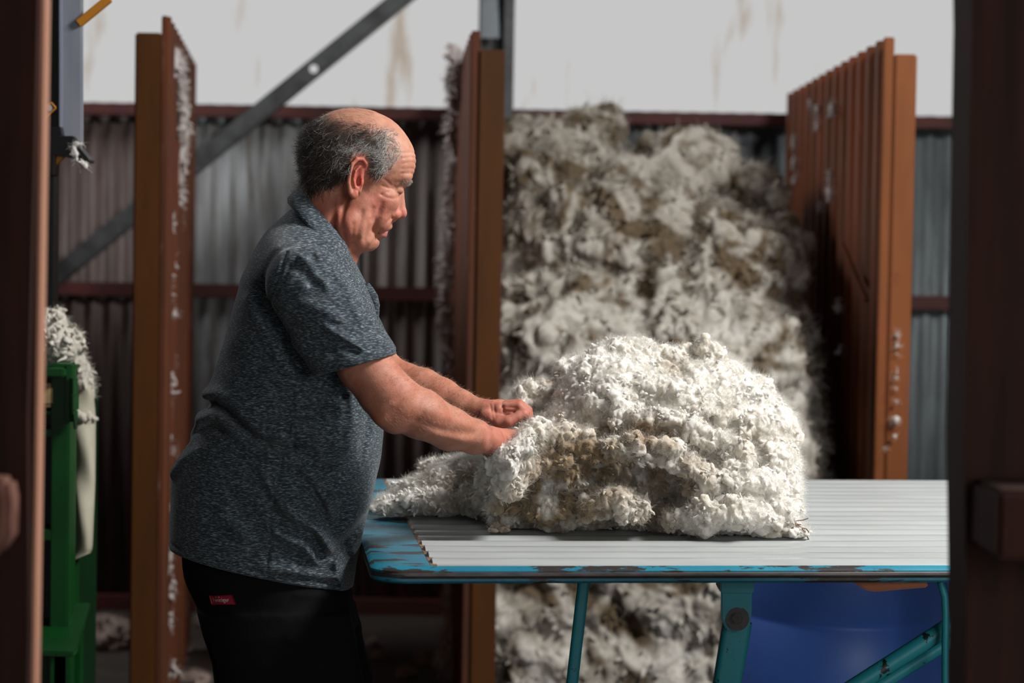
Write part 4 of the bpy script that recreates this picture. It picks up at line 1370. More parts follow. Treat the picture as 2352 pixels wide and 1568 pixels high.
prof = [(2, -12, 82, 78, 3), (-8, 4, 95, 108, 2), (-13, 13, 99, 121, 4), (-13, 6, 100, 122, 7), (-2, -16, 91, 98, 9), (5, -25, 83, 84, 9), (8, -22, 78, 77, 8), (4, -12, 77, 75, 4)]
rings = [collar_ring(*p_) for p_ in prof]
n = len(rings[0]); Vc = np.array([p for r in rings for p in r])
Fc = np.array([(a * n + k, a * n + k + 1, ((a + 1) % 8) * n + k + 1, ((a + 1) % 8) * n + k) for a in range(8) for k in range(n - 1)])
caps = np.array([[a * n for a in range(8)], [a * n + n - 1 for a in range(8)][::-1]])
mk('collar', SM.world(Vc), [Fc, caps], M_shirt, person)
# flaps of the collar running down to the placket, and the placket edge standing off the chest
for nm, sgn in (('collar_flap', 1), ('collar_flap', -1)):
    pts = [(716, 505, 88), (748, 540, 84), (780, 575, 66), (806, 608, 46), (828, 640, 28)]
    Vf = []
    for k, (x, y, ww) in enumerate(pts):
        for o_, lift in ((0, 0), (-13, 3.0), (-20, 1), (-19, -4), (0, -5)):
            Vf.append((x - o_ * -0.75 * 0.9, y - o_ * 0.75 * 1.0 - lift * 0.4, sgn * (ww + lift + (-o_) * 0.35)))
    Vf = np.array(Vf); m_ = 5
    Ff = [(i * m_ + j, i * m_ + (j + 1) % m_, (i + 1) * m_ + (j + 1) % m_, (i + 1) * m_ + j) for i in range(4) for j in range(m_)]
    mk(nm, SM.world(Vf), [np.array(Ff), np.array([[0, 1, 2, 3, 4], [20, 21, 22, 23, 24]])], M_shirt, person)
pl_ = [(846, 650, 10), (856, 662, 16), (866, 678, 18), (870, 700, 16), (868, 722, 12), (866, 742, 8)]
Vf = []
for k, (x, y, g) in enumerate(pl_):
    ww = 14 + 10 * math.sin(k)
    for du_, dw in ((-g - 8, ww + 8), (0, ww), (3, ww - 5), (0, ww - 8), (-g - 8, ww - 2)): Vf.append((x + du_, y, dw))
Vf = np.array(Vf, float); m_ = 5
Ff = [(i * m_ + j, i * m_ + (j + 1) % m_, (i + 1) * m_ + (j + 1) % m_, (i + 1) * m_ + j) for i in range(len(pl_) - 1) for j in range(m_)]
mk('placket', SM.world(Vf), [np.array(Ff), np.array([[0, 1, 2, 3, 4], [25, 26, 27, 28, 29]])], M_shirt, person)

# ---- woven tag on the hip
def hip(uv, off=2.5):
    """point on the doorway side of the trousers"""
    out = []
    for (x, y) in uv:
        ws = np.linspace(230, 60, 171).astype(np.float32)
        pq = np.stack([np.full(171, x), np.full(171, y), ws], 1).astype(np.float32)
        fi = F_tr(pq); k = int(np.argmax(fi < 0)); out.append((x, y, ws[k] + off))
    return np.array(out)


def tagmap(s, t):   # s along 0..1, t down 0..1, in picture pixels
    x = 475 + 58 * s + t * (6 + 3 * s); y = 1370.5 - 4.5 * s + 23 * t - 2.5 * math.sin(s * 3.1) * (t - .3)
    return x, y


gs = [(i / 12, j / 4) for j in range(5) for i in range(13)]
kf = lambda q: (CX + (q[0] - CX) * 3.57 / 3.72, CY + (q[1] - CY) * 3.57 / 3.72)
Vt = hip([kf(tagmap(s, t)) for s, t in gs], 2.2)
Vt2 = Vt.copy(); Vt2[:, 2] += 1.6
Fq = np.array([(j * 13 + i, j * 13 + i + 1, (j + 1) * 13 + i + 1, (j + 1) * 13 + i) for j in range(4) for i in range(12)])
edge = [i for i in range(13)] + [j * 13 + 12 for j in range(1, 5)] + [4 * 13 + i for i in range(11, -1, -1)] + [j * 13 for j in range(3, 0, -1)]
side = np.array([(edge[k], edge[(k + 1) % len(edge)], edge[(k + 1) % len(edge)] + 65, edge[k] + 65) for k in range(len(edge))])
tg = mk('hip_tag', SM.world(np.concatenate([Vt, Vt2])), [Fq, Fq[:, ::-1] + 65, side], M_red, trousers)
cu = bpy.data.curves.new('tag_lettering', 'FONT'); cu.body = 'Heiniger'; cu.size = 1.0; cu.extrude = 0.0; cu.resolution_u = 3; cu.offset = 0.012
to = bpy.data.objects.new('tag_lettering', cu); COL.objects.link(to)
bpy.context.view_layer.update()
dg = bpy.context.evaluated_depsgraph_get()
me = bpy.data.meshes.new_from_object(to.evaluated_get(dg))
bpy.data.objects.remove(to)
co = np.array([v_.co[:] for v_ in me.vertices])
x0, x1, y0, y1 = co[:, 0].min(), co[:, 0].max(), co[:, 1].min(), co[:, 1].max()
st = [(0.13 + 0.66 * (c[0] - x0) / (x1 - x0), 0.86 - 0.60 * (c[1] - y0) / (y1 - y0)) for c in co]
P_ = SM.world(hip([kf(tagmap(*s)) for s in st], 4.2))
for v_, p in zip(me.vertices, P_): v_.co = p
me.materials.clear(); me.materials.append(M_tagtext)
o = bpy.data.objects.new('tag_lettering', me); COL.objects.link(o)
o.parent = tg; o.matrix_parent_inverse = Matrix.Translation(-Vector(person.location)) if False else Matrix.Identity(4)
b = MB()
for sx in (0.27, 0.40):
    q_ = hip([kf(tagmap(sx, 0.10)), kf(tagmap(sx + .035, 0.10)), kf(tagmap(sx + .045, 0.24)), kf(tagmap(sx + .015, 0.24))], 4.2)
    b.add(SM.world(q_), [(0, 1, 2, 3)])
mm = b.build('tag_mark', M_tagtext, None)
mm.parent = tg
# ---------------------------------------------------------------- wool
def tufts(P, N, length, rad, flow, cols, seed, sides=7, rings=8, spread=0.35, crimp=0.10, droop=0.0, blunt=0.45):
    """staples of wool: short crimped, bent cones growing out of the surface, merged into arrays"""
    r = np.random.default_rng(seed); n = len(P)
    d = N * 0.9 + flow * 0.6 + r.normal(size=(n, 3)) * spread
    d[:, 2] -= droop
    d /= np.linalg.norm(d, axis=1, keepdims=True)
    bend = r.normal(size=(n, 3)) * 0.30; bend -= d * (bend * d).sum(1, keepdims=True)
    bend[:, 2] -= 0.12
    ref = np.cross(d, np.array([0.21, 0.35, 0.91])); ref /= np.maximum(np.linalg.norm(ref, axis=1, keepdims=True), 1e-6)
    bt = np.cross(d, ref)
    flat = r.uniform(0.6, 1.0, n)
    t = np.linspace(0, 1, rings)
    ph = r.uniform(0, 6.28, n)
    V = np.zeros((n, rings, sides, 3))
    rs = r.uniform(0.78, 1.2, (n, sides))
    for i, tt in enumerate(t):
        pr = (0.75 + 0.25 * math.sin(tt * 2.4)) * math.sqrt(max(0.0, 1 - (max(tt - 0.35, 0) / 0.66) ** 2.4)) * (1 - 0.15 * tt)
        pr = pr * (1 + crimp * np.sin(ph + tt * 17))
        c = P + d * (length * tt)[:, None] + bend * (length * tt * tt)[:, None] - N * (rad * 0.7)[:, None]
        wob = np.sin(ph * 2 + tt * 9) * rad * 0.22
        c = c + ref * wob[:, None]
        jit = r.uniform(0.82, 1.16, (n, sides))
        for k in range(sides):
            a = 2 * math.pi * k / sides
            V[:, i, k] = c + (ref * math.cos(a) + bt * math.sin(a) * flat[:, None]) * (rad * pr * rs[:, k] * (1 + 0.13 * np.sin(a * 3 + ph + tt * 11)) * jit[:, k])[:, None]
    V = V.reshape(-1, 3)
    b0 = (np.arange(n) * rings * sides)[:, None]
    f = []
    for i in range(rings - 1):
        for k in range(sides):
            k2 = (k + 1) % sides
            f.append(np.concatenate([b0 + i * sides + k, b0 + i * sides + k2, b0 + (i + 1) * sides + k2, b0 + (i + 1) * sides + k], 1))
    quads = np.concatenate(f)
    cap = np.concatenate([b0 + (rings - 1) * sides + k for k in range(sides)], 1)
    C = np.repeat(cols, rings * sides, axis=0)
    return V, quads, cap, C


def fibres(P, N, length, rad, cols, seed, segs=4):
    return strands(P, (lambda d: d / np.linalg.norm(d, axis=1, keepdims=True))(N * 0.7 + np.random.default_rng(seed).normal(size=(len(P), 3)) * 0.7),
                   length, rad, cols, np.random.default_rng(seed + 1).uniform(-1.6, 1.6, len(P)), seed, segs)


def swirl(P, scale, seed):
    a = np.stack([vnoise(P, scale, seed + k * 5) - 0.5 for k in range(3)], 1)
    return a / np.maximum(np.linalg.norm(a, axis=1, keepdims=True), 1e-6)


def fleece(name, Fn, lo, hi, h, SP, seed, ntuft, tl, tr, stain, flatz, mat_, nfib=0, levels=((44, 11, 0), (20, 6, 0), (10, 3.2, 1)), parent=None, fl=(10, 24), frad=0.2,
           white=(0.80, 0.77, 0.71), dirt=(0.33, 0.225, 0.115), keep=None):
    """fleece: a billowed surface of crimped locks, short blunt staples and loose fibres, merged into one mesh"""
    V, F = isosurface(Fn, lo, hi, h, slack=1.8)
    V = relax(V, F, 2, 0.5)
    for k, (sc, am, aniso) in enumerate(levels):
        N = vnormals(V, F)
        if k: N = relax(N, F, 1)
        wp = np.stack([fbm(V + 31 * j, 0.6 / sc, 2, seed + 7 * j + k) - 0.5 for j in range(3)], 1) * sc * 1.5
        Q = V + wp
        if aniso:
            ma = fbm(V, 1 / 75.0, 2, seed + 91); mb = fbm(V + 50, 1 / 75.0, 2, seed + 92)
            w1 = worley(Q * np.array([1, 0.34, 0.8]), 1.0 / sc, seed + 1); w2 = worley(Q * np.array([0.36, 1, 0.8]), 1.0 / sc, seed + 2)
            w3 = worley(Q, 0.9 / sc, seed + 3)
            x1 = np.clip((ma - 0.47) * 12, 0, 1); x2 = np.clip((mb - 0.50) * 12, 0, 1)
            w_ = w3 * (1 - x2) + w2 * x2; w_ = w_ * (1 - x1) + w1 * x1
        else:
            w_ = worley(Q, 1.0 / sc, seed + int(sc))
        bl_ = 1.05 - 1.9 * np.abs(2 * fbm(Q * (np.array([1, 0.6, 0.8]) if aniso else 1.0), 0.62 / sc, 2, seed + 33 + k) - 1)
        w_ = 0.45 * w_ + 0.55 * np.clip(bl_, 0, 1.05)
        V = V + N * (am * 1.25 * (0.46 - np.clip(w_, 0, 1.05) ** 1.6) * (0.55 + 0.9 * fbm(V, 0.3 / sc, 1, seed + 70 + k)))[:, None]
    V = relax(V, F, 1, 0.25)
    N = vnormals(V, F)
    Pw = SP.world(V)
    if flatz > -0.5: Pw[:, 2] = np.maximum(Pw[:, 2], flatz - 0.001)
    if keep: Pw = keep(Pw)
    R3 = np.stack([rt, -up, -fw])
    Nw = N @ R3
    st = stain(Pw)
    wh = np.array(white); dirty = np.array(dirt)

    def colour(st_, n, r):
        c = wh[None] * r.uniform(0.92, 1.06, (n, 1))
        c = c * (1 - st_[:, None]) + dirty * r.uniform(0.6, 1.35, (n, 1)) * st_[:, None]
        return np.clip(c, 0, 0.92)
    r = np.random.default_rng(seed)
    tone = 0.93 + 0.14 * fbm(V, 1 / 12.0, 2, seed + 5)
    bc_ = wh[None] * (1 - st[:, None]) * tone[:, None] + dirty * (0.55 + 0.8 * vnoise(V, 1 / 6.0, seed + 6)[:, None]) * st[:, None]
    Vs, Qs, Cs = [Pw], [F], [bc_]; off = len(Pw); caps_ = np.zeros((0, 7), int)
    ok = np.flatnonzero((Nw[:, 1] < 0.75) & (Nw[:, 2] > -0.6) & (Pw[:, 2] > flatz + 0.004))
    m = SP.S
    if ntuft:
        # staples cluster together rather than standing evenly
        wt = np.clip((fbm(V[ok], 1 / 30.0, 2, seed + 8) - 0.42) * 6, 0.02, 1); wt /= wt.sum()
        sel_ = r.choice(ok, ntuft, p=wt)
        ln_ = r.uniform(*tl, ntuft) / m; rd = r.uniform(*tr, ntuft) / m
        flow_ = swirl(Pw[sel_], 0.010 * m, seed + 50)
        flow_[:, 2] -= 0.25
        flow_ = flow_ - Nw[sel_] * (flow_ * Nw[sel_]).sum(1, keepdims=True)
        stt = np.clip(st[sel_] + r.normal(size=ntuft) * 0.10 * (st[sel_] > 0.03), 0, 1)
        tv, tq, tc_, tcol = tufts(Pw[sel_], Nw[sel_], ln_, rd, flow_, colour(stt, ntuft, r), seed + 3)
        if flatz > -0.5: tv[:, 2] = np.maximum(tv[:, 2], flatz + 0.002)
        if keep: tv = keep(tv)
        Vs.append(tv); Qs.append(tq + off); caps_ = tc_ + off; Cs.append(tcol); off += len(tv)
    if nfib:
        s5 = r.choice(ok, nfib)
        sw_ = swirl(V[s5], 1 / 40.0, seed + 12)
        d5 = N[s5] * 0.55 + sw_ * 0.7 + r.normal(size=(nfib, 3)) * 0.38
        a5 = strands(V[s5] - N[s5] * 0.5, d5 / np.linalg.norm(d5, axis=1, keepdims=True),
                     r.uniform(*fl, nfib), np.full(nfib, frad) * r.uniform(0.7, 1.5, nfib), colour(st[s5] * 0.8, nfib, r), r.uniform(-1.7, 1.7, nfib), seed + 9, 4)
        w5 = SP.world(a5[0])
        if flatz > -0.5: w5[:, 2] = np.maximum(w5[:, 2], flatz + 0.001)
        if keep: w5 = keep(w5)
        Vs.append(w5); Qs.append(a5[1] + off); Cs.append(a5[2]); off += len(w5)
    fs = [np.concatenate(Qs)] + ([caps_] if len(caps_) else [])
    o = mk(name, np.concatenate(Vs), fs, mat_, parent, col=np.concatenate(Cs))
    return o, (V, N, Pw, Nw)


ZTOP = ZT + 0.0065
SF = Space(3.98)
E_ = lambda px, py, D, rx, ry, rz: (SF.pp(px, py, D), (rx * D / SF.D, ry * D / SF.D, rz))
zcam = None


def table_plane(q):
    """height below the table top in local pixels (positive under it)"""
    P = SF.world(q); return -(P[:, 2] - ZTOP) * SF.S


big = [E_(1500, 985, 4.12, 205, 175, 300), E_(1430, 880, 4.05, 92, 105, 150), E_(1400, 935, 3.98, 130, 120, 170), E_(1600, 935, 4.10, 150, 115, 230), E_(1700, 985, 4.12, 110, 105, 230),
       E_(1240, 1100, 3.92, 118, 118, 150), E_(1330, 1020, 3.98, 140, 95, 200), E_(1750, 1090, 4.05, 78, 120, 240), E_(1560, 1090, 4.05, 220, 110, 260),
       E_(1680, 1165, 3.88, 150, 62, 130), E_(1290, 1160, 3.90, 150, 60, 140), E_(1480, 1170, 3.98, 160, 55, 190), E_(1200, 1050, 3.90, 75, 80, 130),
       E_(1735, 1170, 3.90, 95, 55, 150), E_(1190, 1052, 3.80, 56, 62, 105)]
small = [E_(1617, 795, 4.05, 22, 30, 30), E_(1638, 826, 4.05, 22, 44, 30), E_(1590, 812, 4.07, 17, 20, 22), E_(1690, 872, 4.1, 26, 26, 40), E_(1735, 905, 4.1, 42, 34, 60),
         E_(1212, 905, 4.0, 34, 30, 34), E_(1238, 920, 4.0, 34, 34, 34), E_(1262, 892, 4.02, 26, 22, 30), E_(1520, 830, 4.05, 55, 32, 70), E_(1450, 800, 4.05, 46, 28, 60),
         E_(1790, 1010, 4.08, 38, 70, 120), E_(1800, 1130, 4.0, 32, 70, 130), E_(1830, 1222, 3.84, 34, 12, 30), E_(1790, 1215, 3.84, 60, 22, 60),
         E_(1160, 1200, 3.88, 38, 28, 60), E_(1150, 1218, 3.83, 30, 9, 30), E_(1330, 868, 4.05, 60, 40, 80)]
# rolls of fleece lying across the front, from upper left to lower right
rolls = [[(1150, 1075, 3.72, 26), (1172, 1050, 3.70, 30), (1200, 1020, 3.71, 28), (1240, 985, 3.76, 26)],
         [(1165, 1110, 3.74, 36), (1190, 1060, 3.75, 40), (1225, 1020, 3.78, 34)],
         [(1180, 1015, 3.82, 24), (1235, 1000, 3.80, 28), (1300, 1004, 3.79, 26), (1345, 1010, 3.80, 24)],
         [(1330, 1028, 3.79, 24), (1400, 1032, 3.77, 27), (1470, 1034, 3.76, 26), (1540, 1044, 3.76, 25), (1595, 1075, 3.77, 24), (1625, 1120, 3.79, 24)],
         [(1420, 975, 3.83, 22), (1500, 965, 3.82, 30), (1580, 985, 3.81, 34), (1650, 1020, 3.81, 38), (1700, 1060, 3.82, 38)],
         [(1300, 945, 3.90, 24), (1380, 925, 3.88, 30), (1470, 905, 3.88, 32), (1560, 915, 3.88, 34), (1650, 945, 3.90, 36)],
         [(1135, 1060, 3.84, 22), (1125, 1110, 3.84, 24), (1140, 1160, 3.84, 22), (1165, 1190, 3.85, 20)],
         [(1180, 1080, 3.79, 24), (1240, 1060, 3.78, 28), (1290, 1050, 3.78, 22)],
         [(1360, 1165, 3.77, 30), (1420, 1160, 3.76, 34), (1470, 1170, 3.77, 28)],
         [(1545, 1195, 3.78, 26), (1620, 1180, 3.76, 34), (1700, 1180, 3.76, 34), (1770, 1190, 3.79, 28)],
         [(1600, 1120, 3.78, 26), (1680, 1100, 3.78, 36), (1760, 1110, 3.82, 34)]]
hollow = [[(1285, 1075, 3.70, 16), (1340, 1052, 3.69, 20), (1400, 1062, 3.69, 14)], [(1290, 1110, 3.70, 20), (1260, 1160, 3.70, 14)], [(1430, 985, 3.73, 9), (1480, 992, 3.72, 12), (1530, 1005, 3.73, 8)],
          [(1440, 1075, 3.69, 12), (1520, 1080, 3.68, 14), (1575, 1105, 3.69, 12)], [(1470, 1205, 3.70, 13), (1500, 1200, 3.70, 11)], [(1640, 1080, 3.72, 6), (1690, 1100, 3.72, 5)],
          [(1620, 910, 3.78, 7), (1680, 960, 3.78, 9)]]
R_w = lambda c: [SF.pp(*p) for p in c]
rollsL, hollowL = [R_w(c) for c in rolls], [R_w(c) for c in hollow]


def F_fl(q):
    q = np.asarray(q, np.float32)
    d = np.full(len(q), 1e3, np.float32)
    for c, r in big: d = smin(d, ell(q, c, r), 16)
    for c in rollsL: d = smin(d, chain(q, c, 6), 7)
    for c, r in small: d = smin(d, ell(q, c, r), 6)
    for c in hollowL: d = smax(d, -chain(q, c, 4), 10)
    # a hand-sized hollow where the hands press in
    d = d - 14 * (fbm(q, 1 / 60.0, 2, 40) - 0.5)
    # hollows for the two hands
    hq_ = SM.local(SF.world(q)).astype(np.float32)
    m = (np.abs(hq_[:, 0] - 1160) < 130) & (np.abs(hq_[:, 1] - 990) < 150)
    if m.any():
        x = hq_[m]
        hh = np.minimum(np.minimum(F_hand_near(x), F_hand_far(x)), np.minimum(chain(x, near_arm[-3:]), chain(x, far_arm[-3:])))
        d[m] = smax(d[m], -(hh - 1.0), 5)
    return smax(d, table_plane(q), 3)


# brown tone set mostly in and around the hollows of the fleece, as patches with their own outline
pat = [SF.world(np.array([SF.pp(*p[:3])]))[0] for p in ((1330, 1080, 3.8), (1290, 1130, 3.8), (1240, 1180, 3.8), (1420, 1085, 3.8), (1540, 1090, 3.8), (1260, 1205, 3.8), (1330, 1180, 3.8),
                                                       (1480, 995, 3.82), (1470, 1205, 3.84), (1250, 890, 4.0), (1545, 845, 4.0), (1530, 1010, 3.8), (1640, 940, 3.9), (1690, 1235, 3.82), (1350, 1125, 3.8), (1625, 800, 4.05), (1780, 1230, 3.84), (1570, 1240, 3.8), (1480, 1120, 3.8), (1720, 1030, 3.85), (1820, 1010, 4.0))]
pr0 = [.085, .09, .075, .05, .06, .05, .07, .035, .05, .03, .02, .03, .03, .03, .06, .035, .03, .03, .06, .03, .03]
ps = [1., 1., 1., .8, .75, .8, .75, .9, .9, .55, .5, .7, .35, .4, .7, .35, .5, .4, .45, .35, .4]


def stain_main(P):
    s = np.zeros(len(P))
    for c, r_, a in zip(pat, pr0, ps):
        dd = np.sqrt(((P[:, 0] - c[0]) / (r_ * 1.3)) ** 2 + ((P[:, 2] - c[2]) / r_) ** 2 + ((P[:, 1] - c[1]) / 0.12) ** 2)
        s = np.maximum(s, a * np.clip(1.6 - dd, 0, 1))
    n_ = fbm(P, 28, 3, 60)
    s = s * np.clip((n_ - 0.25) * 3.6, 0, 1) + 0.16 * np.clip((fbm(P, 11, 3, 66) - 0.5) * 4, 0, 1)
    return np.clip(s, 0, 1)


def flow_main(P):
    a = swirl(P, 7.0, 90) * 0.7
    a[:, 2] -= 0.15; a[:, 1] -= 0.2
    return a


fl, _ = fleece('wool_fleece', F_fl, (1075, 740, -360), (1900, 1290, 430), 2.3, SF, 11, 2600, (7, 16), (3.2, 6.0), stain_main, ZTOP, M_wool, 120000,
               levels=((52, 16, 0), (25, 15, 0), (13, 9.5, 1), (7.0, 4.2, 1)), white=(0.90, 0.865, 0.79))
tag(fl, 'large cream-white shorn fleece heaped in the middle of the slatted table', 'fleece')

# loose end of skirting wool by the man's belly
small2 = [E_(920, 1160, 4.05, 62, 24, 60), E_(965, 1135, 4.08, 62, 34, 70), E_(1040, 1120, 4.08, 76, 55, 90), E_(1085, 1105, 4.08, 40, 60, 90), E_(1010, 1150, 4.02, 95, 30, 80),
          E_(1062, 1085, 4.10, 40, 36, 60), E_(985, 1085, 4.14, 26, 22, 34), E_(880, 1168, 4.04, 32, 13, 40), E_(1095, 1150, 4.0, 50, 30, 80)]


def F_sk(q):
    q = np.asarray(q, np.float32)
    d = np.full(len(q), 1e3, np.float32)
    for c, r in small2: d = smin(d, ell(q, c, r), 12)
    return smax(d - 8 * (fbm(q, 1 / 40.0, 2, 44) - 0.5), table_plane(q), 3)


sp_ = [SF.world(np.array([SF.pp(*p[:3])]))[0] for p in ((1070, 1110, 4.0), (1050, 1150, 4.0), (985, 1085, 4.1), (1000, 1165, 4.0), (1080, 1140, 4.0))]


def stain_sk(P):
    s = np.zeros(len(P))
    for c, r_ in zip(sp_, (.05, .04, .025, .03, .045)):
        dd = np.sqrt(((P[:, 0] - c[0]) / (r_ * 1.2)) ** 2 + ((P[:, 2] - c[2]) / r_) ** 2 + ((P[:, 1] - c[1]) / 0.1) ** 2)
        s = np.maximum(s, 0.85 * np.clip(1.3 - dd, 0, 1))
    return np.clip(s * np.clip((fbm(P, 30, 3, 61) - 0.25) * 3, 0, 1) + 0.12 * np.clip((fbm(P, 14, 3, 67) - 0.5) * 4, 0, 1), 0, 1)


sk, _ = fleece('wool_skirting', F_sk, (830, 1020, -210), (1160, 1225, 160), 2.4, SF, 23, 700, (8, 18), (3.2, 6), stain_sk, ZTOP, M_wool, 22000,
               levels=((34, 12, 0), (18, 11, 1), (9, 6.0, 1)), white=(0.90, 0.865, 0.79))
tag(sk, 'smaller flattened piece of cream wool on the table between the man and the large fleece', 'fleece piece')
# dry twig caught at the right tail
b = MB()
for pts in (((1795, 1195), (1812, 1196), (1830, 1204), (1842, 1212)), ((1808, 1206), (1826, 1196), (1844, 1194), (1856, 1190)), ((1822, 1203), (1838, 1210), (1850, 1222), (1856, 1236), (1861, 1244)),
            ((1818, 1215), (1828, 1204), (1840, 1204)), ((1842, 1212), (1852, 1214), (1858, 1222))):
    b.tube([WY(x, y, 3.79 + 0.004 * i) for i, (x, y) in enumerate(pts)], 0.0011, 6)
tw = b.build('dry_twig', M_string, None, smooth=True)
tag(tw, 'thin brown dry twig tangled in the lower right tail of the fleece', 'twig')

# ---------------------------------------------------------------- heap of fleeces in the bin
SB = Space(6.9)
EB = lambda px, py, D, rx, ry, rz: (SB.pp(px, py, D), (rx * D / SB.D, ry * D / SB.D, rz * D / SB.D))
bb = [EB(1290, 430, 7.3, 150, 135, 300), EB(1350, 325, 7.4, 80, 78, 180), EB(1240, 350, 7.4, 80, 60, 180), EB(1565, 425, 7.3, 125, 115, 260), EB(1200, 400, 7.3, 90, 110, 200), EB(1735, 470, 7.2, 80, 68, 200),
      EB(1400, 600, 7.0, 280, 200, 380), EB(1650, 630, 6.95, 170, 170, 330), EB(1280, 560, 6.9, 130, 80, 220), EB(1780, 620, 6.95, 70, 110, 200),
      EB(1300, 800, 6.75, 220, 200, 380), EB(1600, 820, 6.75, 250, 200, 380), EB(1780, 900, 6.75, 105, 200, 240), EB(1250, 1050, 6.7, 200, 220, 400), EB(1500, 1100, 6.65, 300, 260, 430),
      EB(1750, 1100, 6.65, 150, 250, 300), EB(1300, 1400, 6.6, 240, 260, 420), EB(1560, 1420, 6.6, 260, 250, 420), EB(1740, 1400, 6.6, 160, 240, 300),
      EB(1230, 660, 6.72, 90, 60, 120), EB(1310, 530, 6.78, 95, 60, 120), EB(1510, 540, 6.85, 110, 60, 130), EB(1690, 590, 6.75, 100, 55, 130), EB(1250, 740, 6.62, 110, 70, 120),
      EB(1500, 700, 6.7, 120, 50, 150), EB(1700, 760, 6.62, 110, 80, 140), EB(1420, 820, 6.55, 110, 60, 120)]


def F_pile(q):
    q = np.asarray(q, np.float32)
    d = np.full(len(q), 1e3, np.float32)
    for c, r in bb: d = smin(d, ell(q, c, r), 14)
    d = d - 34 * (fbm(q, 1 / 80.0, 3, 33) - 0.5)
    P = SB.world(q)
    m = SB.S
    d = smax(d, (-0.062 - (P[:, 1] - 6.06) * 0.066 - P[:, 0]) * m, 6)
    d = smax(d, (P[:, 0] - 1.03) * m, 6)
    d = smax(d, -P[:, 2] * m, 4)
    d = smax(d, (6.16 - P[:, 1]) * m, 20)
    return smax(d, (P[:, 1] - 8.05) * m, 6)


def stain_pile(P):
    Q = P + np.stack([fbm(P + 9 * k, 4.0, 2, 80 + k) - 0.5 for k in range(3)], 1) * 0.35
    n1 = fbm(Q, 4.2, 3, 5); n2 = fbm(Q * np.array([1, 1, 1.5]), 13, 4, 8)
    top = np.clip((P[:, 2] - 1.15) / 0.5, 0, 1) * 0.30
    s = np.clip((n1 - 0.45) * 7, 0, 1) * np.clip((n2 - 0.33) * 4.0, 0, 1) * 0.97 + np.clip((n2 - 0.52) * 6, 0, 1) * 0.5 + top
    return np.clip(s, 0, 0.97)


def in_bin(P):
    """keeps the heap between its two partitions and the back wall"""
    P = P.copy()
    P[:, 1] = np.clip(P[:, 1], 6.09, 8.10)
    P[:, 0] = np.clip(P[:, 0], -0.062 - (P[:, 1] - 6.06) * 0.071, 1.082 - (P[:, 1] - 6.05) * 0.017)
    return P


pile, _ = fleece('wool_pile', F_pile, (1080, 210, -420), (1960, 1680, 600), 5.0, SB, 31, 3500, (10, 26), (3, 7), stain_pile, 0.0, M_woolb, 30000,
                 levels=((120, 46, 0), (62, 30, 1), (34, 22, 1), (17, 11.0, 1)), fl=(16, 40), frad=0.45, white=(0.62, 0.59, 0.54), dirt=(0.135, 0.095, 0.055), keep=in_bin)
tag(pile, 'tall heap of cream and grey-brown fleeces filling the bin between two rust-brown partitions', 'wool heap', kind='stuff')


# ---------------------------------------------------------------- wool caught on things
def clump(name, label, cat, blobs, D, n, tl, tr, seed, white, flatz=-1.0, kind=None, group=None, h=3.5, box=None, stn=0.1):
    SP = Space(D)
    bl = [(SP.pp(x, y, DD), (rx * DD / D, ry * DD / D, rz * DD / D)) for x, y, DD, rx, ry, rz in blobs]

    def Fq(q):
        q = np.asarray(q, np.float32); d = np.full(len(q), 1e3, np.float32)
        for c, r in bl: d = smin(d, ell(q, c, r), 5)
        d = d - 6 * (fbm(q, 1 / 22.0, 2, seed) - 0.5)
        if flatz > -0.5:
            P = SP.world(q); d = smax(d, -(P[:, 2] - flatz) * SP.S, 2)
        return d
    c = np.array([a for a, _ in bl]); r = np.array([a for _, a in bl])
    lo = (c - r).min(0) - 14; hi = (c + r).max(0) + 14
    o, _ = fleece(name, Fq, lo, hi, h, SP, seed, n // 8, tl, tr, lambda P: stn * np.clip((fbm(P, 12, 3, seed) - 0.45) * 6, 0, 1), flatz, M_woolb, n * 2, levels=((24, 9, 0), (11, 6, 1)), fl=(8, 22), frad=0.35, white=white)
    if label: tag(o, label, cat, group, kind)
    return o


r = np.random.default_rng(5)
bl = []
for i in range(30):
    f_ = i / 29; y = 130 + 380 * f_ + r.uniform(-10, 10)
    x = np.interp(y, [110, 160, 240, 330, 400, 500], [397, 408, 418, 412, 405, 400]) + r.uniform(-6, 6)
    D_ = np.interp(f_, [0, 1], [6.3, 6.6]) + r.uniform(-.15, .15)
    bl.append((x, y, D_, r.uniform(9, 15), r.uniform(20, 34), 14))
for i in range(22):
    y = 500 + 1030 * i / 21 + r.uniform(-40, 40); bl.append((392 + r.uniform(-6, 10), y, 6.1 + r.uniform(0, .2), r.uniform(1.5, 4) + 3 * (r.random() > .8), r.uniform(10, 40), 5))
clump('wool_fluff', 'pale wool fluff caught along the right face of the leftmost partition', 'wool', bl, 6.4, 2400, (8, 22), (3, 7), 41, (0.62, 0.57, 0.56), kind='stuff')
bl = []
for i in range(40):
    y = 120 + 860 * i / 39 + r.uniform(-10, 10)
    x = np.interp(y, [110, 250, 500, 620, 720, 800, 860, 980], [1050, 1040, 1034, 1026, 1022, 1030, 1052, 1054]) + r.uniform(-5, 5)
    bl.append((x, y, np.interp(y, [100, 400], [6.7, 7.3]), r.uniform(6, 13) * (1.5 if 560 < y < 780 else 1), r.uniform(16, 30), 12))
for i in range(12):
    bl.append((1040 + r.uniform(-22, 12), 1370 + 190 * i / 11, 6.9, r.uniform(12, 24), 20, 14))
clump('wool_fluff', 'mauve-grey wool fluff hanging on the left face of the partition behind the man', 'wool', bl, 6.9, 3400, (8, 24), (3, 7), 43, (0.56, 0.50, 0.50), kind='stuff')
